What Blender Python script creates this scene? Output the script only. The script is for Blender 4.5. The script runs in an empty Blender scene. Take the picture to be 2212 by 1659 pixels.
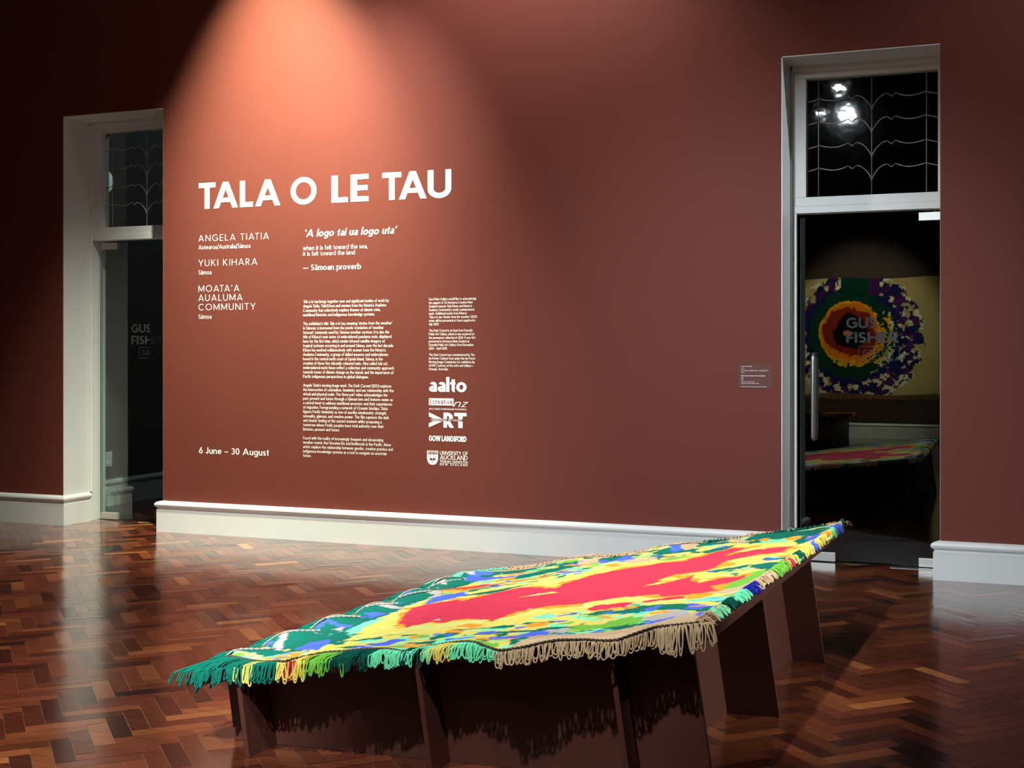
import bpy, bmesh, math, random
import numpy as np
from mathutils import Vector, Matrix
random.seed(7); rng = np.random.default_rng(11)
S = bpy.context.scene
COL = S.collection
R = math.radians

# ------------------------------------------------------------------ camera
F_PX, YAW, CX, CY, HOR, EYE = 2756.85, 0.37285, 1.3669, -8.2195, 757.17, 1.40
cam_d = bpy.data.cameras.new('camera'); cam = bpy.data.objects.new('camera', cam_d); COL.objects.link(cam)
cam.location = (CX, CY, EYE); cam.rotation_euler = (R(90), 0, YAW)
cam_d.sensor_width = 36; cam_d.lens = F_PX / 2212 * 36
cam_d.shift_y = -(829.5 - HOR) / 2212
S.camera = cam
# ------------------------------------------------------------------ world + exposure
w_ = bpy.data.worlds.new('world'); S.world = w_; w_.use_nodes = True
w_.node_tree.nodes['Background'].inputs[0].default_value = (0.75, 0.85, 1, 1)
w_.node_tree.nodes['Background'].inputs[1].default_value = 0.0
S.view_settings.view_transform = 'Standard'; S.view_settings.look = 'None'
S.view_settings.exposure = 0.0; S.view_settings.gamma = 1.0; S.view_settings.use_curve_mapping = False
# ------------------------------------------------------------------ lights: (name, lamp position, aim, power, colour, cone deg, blend, radius)
WARM = (0.96, 1.05, 0.72); PALE = (0.97, 1.0, 0.84); COOL = (0.82, 0.93, 1.0); NEUT = (1.0, 0.98, 0.92)
LAMPS = [
    ('wall', (-3.68, -1.00, 5.40), (-3.68, 0.0, 2.5), 2300, WARM, 53, 1.0, 0.04),
    ('wash', (-2.70, -1.90, 5.40), (-3.60, 0.0, 1.3), 2000, PALE, 62, 1.0, 0.05),
    ('graze', (-1.70, -1.10, 5.40), (-1.70, -.1, 2.2), 400, NEUT, 96, 0.8, 0.05),
    ('a', (-0.50, -6.25, 4.45), (-0.48, -3.3, 0.4), 980, COOL, 37, 0.5, 0.05),
    ('b', (-0.62, -8.00, 4.45), (-0.10, 0.0, 0.4), 2450, COOL, 39, 1.0, 0.05),
    ('c', (-0.92, -7.80, 4.45), (-2.85, -3.9, 0.0), 3300, COOL, 42, 0.7, 0.05),
    ('d', (5.60, -3.30, 4.45), (0.00, -3.1, 0.4), 1700, COOL, 21, 0.7, 0.05),
    ('f', (4.20, -1.00, 5.40), (0.0, 0.1, 2.0), 600, COOL, 36, 0.9, 0.05),
    ('e', (-1.40, -8.60, 4.45), (-1.40, -12.0, 1.7), 2200, WARM, 40, 0.7, 0.05),
]
LAMP_OBJ = {}
for n, pos, aim, pw, colr, cone, bl, rad in LAMPS:
    ld = bpy.data.lights.new('spot_light', 'SPOT'); lo = bpy.data.objects.new('spot_light', ld); COL.objects.link(lo)
    d = (Vector(aim) - Vector(pos)).normalized()
    lo.location = Vector(pos) + d * 0.02; lo.rotation_euler = d.to_track_quat('-Z', 'Y').to_euler()
    ld.energy = pw; ld.color = colr; ld.spot_size = R(cone); ld.spot_blend = bl; ld.shadow_soft_size = rad
    LAMP_OBJ[n] = (lo, pos, aim)

# ------------------------------------------------------------------ helpers
def ray(px, py):
    a = (px - 1106) / F_PX; b = -(py - HOR) / F_PX
    s, c = math.sin(YAW), math.cos(YAW)
    return Vector((a * c - s, a * s + c, b))
O = Vector((CX, CY, EYE))
def on_wall(px, py, y=0.0):
    d = ray(px, py); t = (y - CY) / d.y; p = O + d * t
    return p.x, p.z
def on_mat(px, py, z0=0.468, s=0.145, cy=0.01):
    d = ray(px, py)
    t = (z0 + s * O.x - cy * (O.y + 4.48) - O.z) / (d.z - s * d.x + cy * d.y)
    return O + d * t

def obj(name, verts, faces, m, parent=None, smooth=False, loc=(0, 0, 0)):
    me = bpy.data.meshes.new(name)
    me.from_pydata([tuple(v) for v in verts], [], faces)
    me.validate(clean_customdata=False)
    if m is not None: me.materials.append(m)
    if smooth:
        me.polygons.foreach_set('use_smooth', [True] * len(me.polygons))
    o = bpy.data.objects.new(name, me); COL.objects.link(o)
    o.location = loc
    if parent: o.parent = parent
    return o
def tag(o, label=None, cat=None, group=None, kind=None):
    if label: o['label'] = label
    if cat: o['category'] = cat
    if group: o['group'] = group
    if kind: o['kind'] = kind
    return o
def empty(name, loc=(0, 0, 0), rz=0.0):
    o = bpy.data.objects.new(name, None); COL.objects.link(o)
    o.location = loc; o.rotation_euler = (0, 0, rz); o.empty_display_size = 0.05
    return o
class MB:
    def __init__(s): s.v = []; s.f = []
    def add(s, v, f):
        b = len(s.v); s.v += [tuple(x) for x in v]; s.f += [tuple(i + b for i in q) for q in f]
    def box(s, x0, y0, z0, x1, y1, z1):
        s.add([(x0, y0, z0), (x1, y0, z0), (x1, y1, z0), (x0, y1, z0), (x0, y0, z1), (x1, y0, z1), (x1, y1, z1), (x0, y1, z1)],
              [(0, 3, 2, 1), (4, 5, 6, 7), (0, 1, 5, 4), (1, 2, 6, 5), (2, 3, 7, 6), (3, 0, 4, 7)])
    def hexa(s, bot, top):
        s.add(list(bot) + list(top), [(0, 3, 2, 1), (4, 5, 6, 7), (0, 1, 5, 4), (1, 2, 6, 5), (2, 3, 7, 6), (3, 0, 4, 7)])
    def tube(s, pts, r, n=6, cap=True):
        pts = [Vector(p) for p in pts]; k = len(pts); rings = []
        up = None
        for i in range(k):
            t = (pts[min(i + 1, k - 1)] - pts[max(i - 1, 0)])
            t = t.normalized() if t.length > 1e-9 else Vector((0, 0, 1))
            if up is None:
                up = t.orthogonal().normalized()
            else:
                up = (up - t * up.dot(t))
                up = up.normalized() if up.length > 1e-6 else t.orthogonal().normalized()
            bi = t.cross(up)
            rr = r[i] if isinstance(r, (list, tuple)) else r
            rings.append([pts[i] + (up * math.cos(2 * math.pi * j / n) + bi * math.sin(2 * math.pi * j / n)) * rr for j in range(n)])
        v = [p for q in rings for p in q]; f = []
        for i in range(k - 1):
            for j in range(n):
                a, b = i * n + j, i * n + (j + 1) % n
                f.append((a, b, b + n, a + n))
        if cap:
            f.append(tuple(reversed(range(n)))); f.append(tuple(range((k - 1) * n, k * n)))
        s.add(v, f)
    def sweep(s, path, prof, closed_prof=True):
        """path: plan polyline [(x,y)], prof: [(out,z)]; out is to the right-hand side of the travel direction; mitred."""
        n = len(path); dirs = []
        for i in range(n - 1):
            d = Vector((path[i + 1][0] - path[i][0], path[i + 1][1] - path[i][1])).normalized(); dirs.append(d)
        rings = []
        for i in range(n):
            if i == 0: nn = Vector((dirs[0].y, -dirs[0].x)); k = 1
            elif i == n - 1: nn = Vector((dirs[-1].y, -dirs[-1].x)); k = 1
            else:
                n1 = Vector((dirs[i - 1].y, -dirs[i - 1].x)); n2 = Vector((dirs[i].y, -dirs[i].x))
                nn = (n1 + n2).normalized(); k = 1 / max(0.2, nn.dot(n1))
            rings.append([(path[i][0] + nn.x * o_ * k, path[i][1] + nn.y * o_ * k, z) for o_, z in prof])
        m = len(prof); v = [p for q in rings for p in q]; f = []
        for i in range(n - 1):
            for j in range(m if closed_prof else m - 1):
                a, b = i * m + j, i * m + (j + 1) % m
                f.append((a, a + m, b + m, b))
        f.append(tuple(range(m))); f.append(tuple(reversed(range((n - 1) * m, n * m))))
        s.add(v, f)
    def build(s, name, m, parent=None, smooth=False, loc=(0, 0, 0)):
        return obj(name, s.v, s.f, m, parent, smooth, loc)
def bevel(o, w, seg=2):
    b = o.modifiers.new('bevel', 'BEVEL'); b.width = w; b.segments = seg; b.limit_method = 'ANGLE'; b.angle_limit = R(40)
    return o

# ------------------------------------------------------------------ materials
def srgb(r, g, b):
    f = lambda c: (c / 255) / 12.92 if c / 255 <= 0.04045 else ((c / 255 + 0.055) / 1.055) ** 2.4
    return (f(r), f(g), f(b), 1)
def mat(name, c, rough=0.6, metal=0.0, var=0.06, vscale=6, bump=0.0, bscale=60, spec=0.5, stretch=(1, 1, 1)):
    m = bpy.data.materials.new(name); m.use_nodes = True; nt = m.node_tree; N = nt.nodes; L = nt.links
    b = N['Principled BSDF']; b.inputs['Roughness'].default_value = rough; b.inputs['Metallic'].default_value = metal
    b.inputs['Specular IOR Level'].default_value = spec
    tc = N.new('ShaderNodeTexCoord'); mp = N.new('ShaderNodeMapping'); mp.inputs['Scale'].default_value = stretch
    L.new(tc.outputs['Object'], mp.inputs[0])
    no = N.new('ShaderNodeTexNoise'); no.inputs['Scale'].default_value = vscale; no.inputs['Detail'].default_value = 5
    L.new(mp.outputs[0], no.inputs['Vector'])
    mr = N.new('ShaderNodeMapRange'); mr.inputs['To Min'].default_value = 1 - var; mr.inputs['To Max'].default_value = 1 + var
    L.new(no.outputs[0], mr.inputs[0])
    mx = N.new('ShaderNodeMix'); mx.data_type = 'RGBA'; mx.blend_type = 'MULTIPLY'; mx.inputs[0].default_value = 1
    mx.inputs[6].default_value = c
    L.new(mr.outputs[0], mx.inputs[7]); L.new(mx.outputs[2], b.inputs['Base Color'])
    if bump:
        n2 = N.new('ShaderNodeTexNoise'); n2.inputs['Scale'].default_value = bscale; n2.inputs['Detail'].default_value = 4
        L.new(mp.outputs[0], n2.inputs['Vector'])
        bp = N.new('ShaderNodeBump'); bp.inputs['Strength'].default_value = bump; bp.inputs['Distance'].default_value = 0.01
        L.new(n2.outputs[0], bp.inputs['Height']); L.new(bp.outputs[0], b.inputs['Normal'])
    return m
def glass(name, rough=0.0, tint=(0.93, 0.97, 0.95, 1), bump=0.0, bscale=12):
    m = bpy.data.materials.new(name); m.use_nodes = True; nt = m.node_tree; N = nt.nodes; L = nt.links
    b = N['Principled BSDF']; b.inputs['Base Color'].default_value = tint; b.inputs['Roughness'].default_value = rough
    b.inputs['Transmission Weight'].default_value = 1; b.inputs['IOR'].default_value = 1.5
    if bump:
        tc = N.new('ShaderNodeTexCoord'); no = N.new('ShaderNodeTexNoise'); no.inputs['Scale'].default_value = bscale
        no.inputs['Detail'].default_value = 2
        L.new(tc.outputs['Object'], no.inputs['Vector'])
        bp = N.new('ShaderNodeBump'); bp.inputs['Strength'].default_value = bump; bp.inputs['Distance'].default_value = 0.01
        L.new(no.outputs[0], bp.inputs['Height']); L.new(bp.outputs[0], b.inputs['Normal'])
    return m
def thin_glass(name, tint):
    """flat toughened glass: straight see-through with a slight green tint, mirror reflection by Fresnel"""
    m = bpy.data.materials.new(name); m.use_nodes = True; nt = m.node_tree; N = nt.nodes; L = nt.links
    N.remove(N['Principled BSDF'])
    tr = N.new('ShaderNodeBsdfTransparent'); tr.inputs[0].default_value = tint
    gl = N.new('ShaderNodeBsdfGlossy'); gl.inputs['Roughness'].default_value = 0.0
    no = N.new('ShaderNodeTexNoise'); no.inputs['Scale'].default_value = 1.5
    cr = N.new('ShaderNodeMapRange'); cr.inputs['To Min'].default_value = .97; cr.inputs['To Max'].default_value = 1.0
    L.new(no.outputs[0], cr.inputs[0]); L.new(cr.outputs[0], gl.inputs['Color'])
    fr = N.new('ShaderNodeFresnel'); fr.inputs['IOR'].default_value = 1.5
    ge = N.new('ShaderNodeNewGeometry'); inv = N.new('ShaderNodeMath'); inv.operation = 'SUBTRACT'; inv.inputs[0].default_value = 1.0
    L.new(ge.outputs['Backfacing'], inv.inputs[1])
    dbl = N.new('ShaderNodeMath'); dbl.operation = 'MULTIPLY'; dbl.inputs[1].default_value = 1.85; L.new(fr.outputs[0], dbl.inputs[0])
    mu = N.new('ShaderNodeMath'); mu.operation = 'MULTIPLY'; mu.use_clamp = True; L.new(dbl.outputs[0], mu.inputs[0]); L.new(inv.outputs[0], mu.inputs[1])
    mx = N.new('ShaderNodeMixShader'); L.new(mu.outputs[0], mx.inputs[0]); L.new(tr.outputs[0], mx.inputs[1]); L.new(gl.outputs[0], mx.inputs[2])
    L.new(mx.outputs[0], N['Material Output'].inputs['Surface'])
    return m
def emis(name, c, st):
    m = bpy.data.materials.new(name); m.use_nodes = True; nt = m.node_tree
    b = nt.nodes['Principled BSDF']; b.inputs['Emission Color'].default_value = c; b.inputs['Emission Strength'].default_value = st
    b.inputs['Base Color'].default_value = (0.8, 0.8, 0.8, 1)
    return m
def attr_mat(name, attr='Col', rough=0.9, spec=0.2, bump=0.5, stripes=(90, 260), noise=300):
    """woven yarn: colour from the mesh's stitch pattern, fine stitch relief"""
    m = bpy.data.materials.new(name); m.use_nodes = True; nt = m.node_tree; N = nt.nodes; L = nt.links
    b = N['Principled BSDF']; b.inputs['Roughness'].default_value = rough; b.inputs['Specular IOR Level'].default_value = spec
    a = N.new('ShaderNodeAttribute'); a.attribute_name = attr
    tc = N.new('ShaderNodeTexCoord'); mp = N.new('ShaderNodeMapping'); mp.inputs['Scale'].default_value = (stripes[0], stripes[1], 60)
    mp.inputs['Rotation'].default_value = (0, 0, 0.12)
    L.new(tc.outputs['Object'], mp.inputs[0])
    no = N.new('ShaderNodeTexNoise'); no.inputs['Scale'].default_value = 1; no.inputs['Detail'].default_value = 3
    L.new(mp.outputs[0], no.inputs['Vector'])
    mr = N.new('ShaderNodeMapRange'); mr.inputs['From Min'].default_value = 0.25; mr.inputs['From Max'].default_value = 0.75
    mr.inputs['To Min'].default_value = 0.78; mr.inputs['To Max'].default_value = 1.12
    L.new(no.outputs[0], mr.inputs[0])
    mx = N.new('ShaderNodeMix'); mx.data_type = 'RGBA'; mx.blend_type = 'MULTIPLY'; mx.inputs[0].default_value = 1
    L.new(a.outputs['Color'], mx.inputs[6]); L.new(mr.outputs[0], mx.inputs[7]); L.new(mx.outputs[2], b.inputs['Base Color'])
    bp = N.new('ShaderNodeBump'); bp.inputs['Strength'].default_value = bump; bp.inputs['Distance'].default_value = 0.004
    L.new(no.outputs[0], bp.inputs['Height']); L.new(bp.outputs[0], b.inputs['Normal'])
    return m

M = dict(
    wall=mat('terracotta_paint', (0.150, 0.0365, 0.0265, 1), 0.6, var=0.04, vscale=3, bump=0.05, bscale=160, spec=0.15),
    white=mat('white_gloss_paint', (0.68, 0.68, 0.665, 1), 0.35, var=0.02, bump=0.02, bscale=40),
    vinyl=mat('white_vinyl', (0.86, 0.86, 0.83, 1), 0.6, var=0.01),
    glassvinyl=mat('grey_frosted_vinyl', (0.020, 0.021, 0.025, 1), 0.7, var=0.03),
    plaque=mat('clear_label_film', (0.122, 0.045, 0.040, 1), 0.5, var=0.03, spec=0.2),
    board=mat('reddish_stained_plywood', (0.090, 0.025, 0.016, 1), 0.55, spec=0.3, var=0.16, vscale=5, bump=0.03, bscale=120, stretch=(1, 1, 6)),
    steel=mat('brushed_steel', (0.62, 0.63, 0.62, 1), 0.28, 1.0, var=0.05, vscale=50),
    satin=mat('satin_steel', (0.60, 0.60, 0.56, 1), 0.45, 0.7, var=0.06, vscale=40),
    lead=mat('lead_came_metal', (0.42, 0.42, 0.40, 1), 0.45, 0.8, var=0.15, vscale=40),
    darkfloor=mat('unlit_near_black_boards', (0.010, 0.005, 0.003, 1), 0.25, var=0.3, vscale=8, stretch=(1, 8, 1)),  # stands in for unlit boards, the darkness is in the colour
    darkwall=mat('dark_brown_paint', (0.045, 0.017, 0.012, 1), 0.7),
    dark=mat('unlit_room_black', (0.003, 0.003, 0.003, 1), 0.9, var=0.1, spec=0.05),  # walls of the unlit rooms, lack of light held in the colour
    black=mat('black_metal', (0.012, 0.012, 0.012, 1), 0.4, 0.3, var=0.1),
    ceiling=mat('ceiling_paint', (0.30, 0.29, 0.28, 1), 0.8),
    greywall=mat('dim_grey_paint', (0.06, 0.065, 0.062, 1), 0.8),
    outlet=mat('white_plastic', (0.75, 0.77, 0.78, 1), 0.4),
    glass=thin_glass('clear_door_glass', (.88, .95, .92, 1)), wavy=glass('rippled_leaded_glass', 0.025, bump=0.05, bscale=8),
    edge=mat('green_glass_edge', (0.16, 0.24, 0.21, 1), 0.25, var=0.05),
    opal=emis('opal_glass_globe', (0.75, 0.9, 0.85, 1), 0.22),
)

# ------------------------------------------------------------------ floor: herringbone blocks 70 x 280 mm at 45 degrees
def build_floor():
    W = 0.071; n = 4; g = 0.0006
    X0, X1, Y0, Y1 = -8.6, 6.2, -12.1, .42
    c45 = math.sqrt(0.5); verts = []; faces = []; cols = []
    tones = [srgb(72, 33, 18), srgb(86, 40, 22), srgb(62, 26, 15), srgb(98, 50, 26), srgb(48, 20, 13), srgb(118, 66, 34), srgb(80, 34, 22), srgb(34, 15, 11), srgb(138, 84, 42)]
    wts = np.array([.22, .2, .17, .12, .10, .04, .09, .04, .008]); wts /= wts.sum()
    Rg = int(26 / W)
    cx0, cy0 = -1.2, -3.5
    for i in range(-Rg // 2, Rg // 2):
        for j in range(-Rg // 2, Rg // 2):
            d = (i - j) % (2 * n)
            if d == 0: u0, v0, u1, v1, h = i, j, i + n, j + 1, 0
            elif d == 2 * n - 1: u0, v0, u1, v1, h = i, j, i + 1, j + n, 1
            else: continue
            uc, vc = (u0 + u1) / 2 * W, (v0 + v1) / 2 * W
            x = cx0 + (uc - vc) * c45; y = cy0 + (uc + vc) * c45
            if not (X0 < x < X1 and Y0 < y < Y1): continue
            b = len(verts)
            tx, ty = random.gauss(0, .00022), random.gauss(0, .00022)
            for (u, v, sx, sy) in ((u0 * W + g, v0 * W + g, -1, -1), (u1 * W - g, v0 * W + g, 1, -1), (u1 * W - g, v1 * W - g, 1, 1), (u0 * W + g, v1 * W - g, -1, 1)):
                verts.append((cx0 + (u - v) * c45, cy0 + (u + v) * c45, tx * sx + ty * sy))
            faces.append((b, b + 1, b + 2, b + 3))
            t = tones[rng.choice(len(tones), p=wts)]; k = random.uniform(.82, 1.18)
            k *= 1.5; cols += [(t[0] * k, t[1] * k, t[2] * k, float(h))] * 4
    b = len(verts)
    verts += [(X0, Y0, -.0025), (X1, Y0, -.0025), (X1, Y1, -.0025), (X0, Y1, -.0025)]; faces.append((b, b + 1, b + 2, b + 3))
    gc = srgb(150, 120, 95); cols += [(gc[0], gc[1], gc[2], 0.0)] * 4
    m = bpy.data.materials.new('polished_parquet'); m.use_nodes = True; nt = m.node_tree; N = nt.nodes; L = nt.links
    bs = N['Principled BSDF']
    a = N.new('ShaderNodeAttribute'); a.attribute_name = 'Col'
    tc = N.new('ShaderNodeTexCoord')
    grains = []
    for rot in (-45, 45):
        mp = N.new('ShaderNodeMapping'); mp.inputs['Rotation'].default_value = (0, 0, R(rot)); mp.inputs['Scale'].default_value = (3, 60, 1)
        if rot == 45: mp.inputs['Scale'].default_value = (3, 60, 1)
        L.new(tc.outputs['Object'], mp.inputs[0])
        no = N.new('ShaderNodeTexNoise'); no.inputs['Scale'].default_value = 1.0; no.inputs['Detail'].default_value = 6; no.inputs['Roughness'].default_value = .65
        L.new(mp.outputs[0], no.inputs['Vector']); grains.append(no)
    gm = N.new('ShaderNodeMix'); gm.data_type = 'FLOAT'
    L.new(a.outputs['Alpha'], gm.inputs[0]); L.new(grains[0].outputs[0], gm.inputs[2]); L.new(grains[1].outputs[0], gm.inputs[3])
    mr = N.new('ShaderNodeMapRange'); mr.inputs['From Min'].default_value = .3; mr.inputs['From Max'].default_value = .72
    mr.inputs['To Min'].default_value = .6; mr.inputs['To Max'].default_value = 1.4
    L.new(gm.outputs[0], mr.inputs[0])
    mx = N.new('ShaderNodeMix'); mx.data_type = 'RGBA'; mx.blend_type = 'MULTIPLY'; mx.inputs[0].default_value = 1
    L.new(a.outputs['Color'], mx.inputs[6]); L.new(mr.outputs[0], mx.inputs[7]); L.new(mx.outputs[2], bs.inputs['Base Color'])
    rn = N.new('ShaderNodeTexNoise'); rn.inputs['Scale'].default_value = 2.2; rn.inputs['Detail'].default_value = 6
    L.new(tc.outputs['Object'], rn.inputs['Vector'])
    rr = N.new('ShaderNodeMapRange'); rr.inputs['To Min'].default_value = .10; rr.inputs['To Max'].default_value = .26
    L.new(rn.outputs[0], rr.inputs[0]); L.new(rr.outputs[0], bs.inputs['Roughness'])
    bs.inputs['Specular IOR Level'].default_value = 0.55; bs.inputs['Coat Weight'].default_value = .55; bs.inputs['Coat Roughness'].default_value = .13; bs.inputs['Coat IOR'].default_value = 1.6
    bp = N.new('ShaderNodeBump'); bp.inputs['Strength'].default_value = .05; bp.inputs['Distance'].default_value = .003
    L.new(gm.outputs[0], bp.inputs['Height']); L.new(bp.outputs[0], bs.inputs['Normal'])
    o = obj('floor', verts, faces, m); tag(o, kind='structure')
    ca = o.data.color_attributes.new('Col', 'FLOAT_COLOR', 'CORNER')
    ca.data.foreach_set('color', np.array(cols, np.float32).ravel())
build_floor()

# ------------------------------------------------------------------ room shell
DW, DH = 0.963, 3.277          # opening width and height
D1, D2 = -5.712, 0.0           # left arris of each opening
WT = 0.50                      # wall thickness
ROOM_X0, ROOM_X1, ROOM_Y0, ZC = -8.4, 6.0, -12.0, 6.0
def struct(o): return tag(o, kind='structure')
def wall_front():
    b = MB()
    def sect(xa0, xa1, xb0, xb1, z0, z1):   # plan trapezoid: front edge xa0..xa1, back edge xb0..xb1
        b.hexa([(xa0, 0, z0), (xa1, 0, z0), (xb1, WT, z0), (xb0, WT, z0)], [(xa0, 0, z1), (xa1, 0, z1), (xb1, WT, z1), (xb0, WT, z1)])
    sp = 0.10   # the right-hand reveal splays
    sect(ROOM_X0, D1, ROOM_X0, D1, 0, DH)
    sect(D1 + DW, D2, D1 + DW + sp, D2, 0, DH)
    sect(D2 + DW, ROOM_X1, D2 + DW + sp, ROOM_X1, 0, DH)
    sect(ROOM_X0, ROOM_X1, ROOM_X0, ROOM_X1, DH, ZC)
    return struct(b.build('wall_front', M['wall']))
wall_front()
b = MB(); b.box(ROOM_X0 - .2, ROOM_Y0, 0, ROOM_X0, 0, ZC); struct(b.build('wall_left', M['wall']))
b = MB(); b.box(ROOM_X1, ROOM_Y0, 0, ROOM_X1 + .2, 0, ZC); struct(b.build('wall_right', M['wall']))
b = MB(); b.box(ROOM_X0 - .2, ROOM_Y0 - .2, 0, ROOM_X1 + .2, ROOM_Y0, ZC); struct(b.build('wall_back', M['darkwall']))
b = MB(); b.box(ROOM_X0 - .2, ROOM_Y0 - .2, ZC, ROOM_X1 + .2, 5.2, ZC + .1); struct(b.build('ceiling', M['ceiling']))
# rooms beyond the doors: unlit look put into near-black floor and wall colours
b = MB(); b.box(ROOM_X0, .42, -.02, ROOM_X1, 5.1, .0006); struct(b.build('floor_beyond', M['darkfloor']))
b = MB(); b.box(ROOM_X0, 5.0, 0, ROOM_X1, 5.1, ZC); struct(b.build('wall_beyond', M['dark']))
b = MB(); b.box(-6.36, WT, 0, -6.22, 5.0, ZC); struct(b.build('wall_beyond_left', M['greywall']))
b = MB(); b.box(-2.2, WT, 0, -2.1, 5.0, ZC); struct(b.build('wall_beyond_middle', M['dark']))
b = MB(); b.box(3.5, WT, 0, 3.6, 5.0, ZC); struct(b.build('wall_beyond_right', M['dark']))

BASE = [(0, 0), (.030, 0), (.030, .172), (.0245, .176), (.0245, .184), (.028, .187), (.0365, .195), (.0405, .206), (.0405, .214), (.036, .224), (.026, .231), (.012, .236), (0, .238)]
def baseboard(name, path):
    b = MB(); b.sweep(path, BASE); return struct(b.build(name, M['white']))
# travel so that the room is on the right-hand side of the direction: along -x the right side is +y, so travel +x
RV = 0.325
baseboard('baseboard_left', [(ROOM_X0, 0), (D1, 0), (D1, RV - .03)])
baseboard('baseboard_middle', [(D1 + DW + .09, RV - .03), (D1 + DW, 0), (D2, 0), (D2, RV - .03)])
baseboard('baseboard_right', [(D2 + DW + .09, RV - .03), (D2 + DW, 0), (ROOM_X1, 0)])
baseboard('baseboard_back', [(ROOM_X1, ROOM_Y0), (ROOM_X0, ROOM_Y0)])
baseboard('baseboard_beyond', [(-6.22, WT), (-6.22, 5.0)])

# ------------------------------------------------------------------ glass doors with leaded transoms
# ---- lettering font: monoline geometric sans drawn from strokes (cap height 1)
XH, ASC, DSC = 0.68, 1.04, -0.30
class Gl:
    def __init__(s, w, n): s.w = w; s.n = n; s.p = []; s.k = 0
    def new(s): s.k += 1; return s.k
    def R(s, x0, y0, x1, y1): s.p.append((s.new(), [(x0, y0), (x1, y0), (x1, y1), (x0, y1)]))
    def D(s, x0, y0, x1, y1, t=None):
        t = (t or s.w * 1.08) / 2
        s.p.append((s.new(), [(x0 - t, y0), (x0 + t, y0), (x1 + t, y1), (x1 - t, y1)] if y0 < y1 else [(x1 - t, y1), (x1 + t, y1), (x0 + t, y0), (x0 - t, y0)]))
    def A(s, cx, cy, rx, ry, a0=0, a1=360, w=None):
        w = w or s.w; wy = w * .92; s.new()
        k = max(3, int(s.n * abs(a1 - a0) / 360))
        pts = []
        for i in range(k + 1):
            a = R(a0 + (a1 - a0) * i / k); c, q = math.cos(a), math.sin(a)
            pts.append(((cx + rx * c, cy + ry * q), (cx + (rx - w) * c, cy + (ry - wy) * q)))
        for i in range(k):
            (o0, i0), (o1, i1) = pts[i], pts[i + 1]
            s.p.append((s.k, [i0, o0, o1, i1]))
    def dot(s, cx, cy, r):
        k = 8 if s.n < 24 else 14
        s.p.append((s.new(), [(cx + r * math.cos(2 * math.pi * i / k), cy + r * math.sin(2 * math.pi * i / k)) for i in range(k)]))
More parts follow.
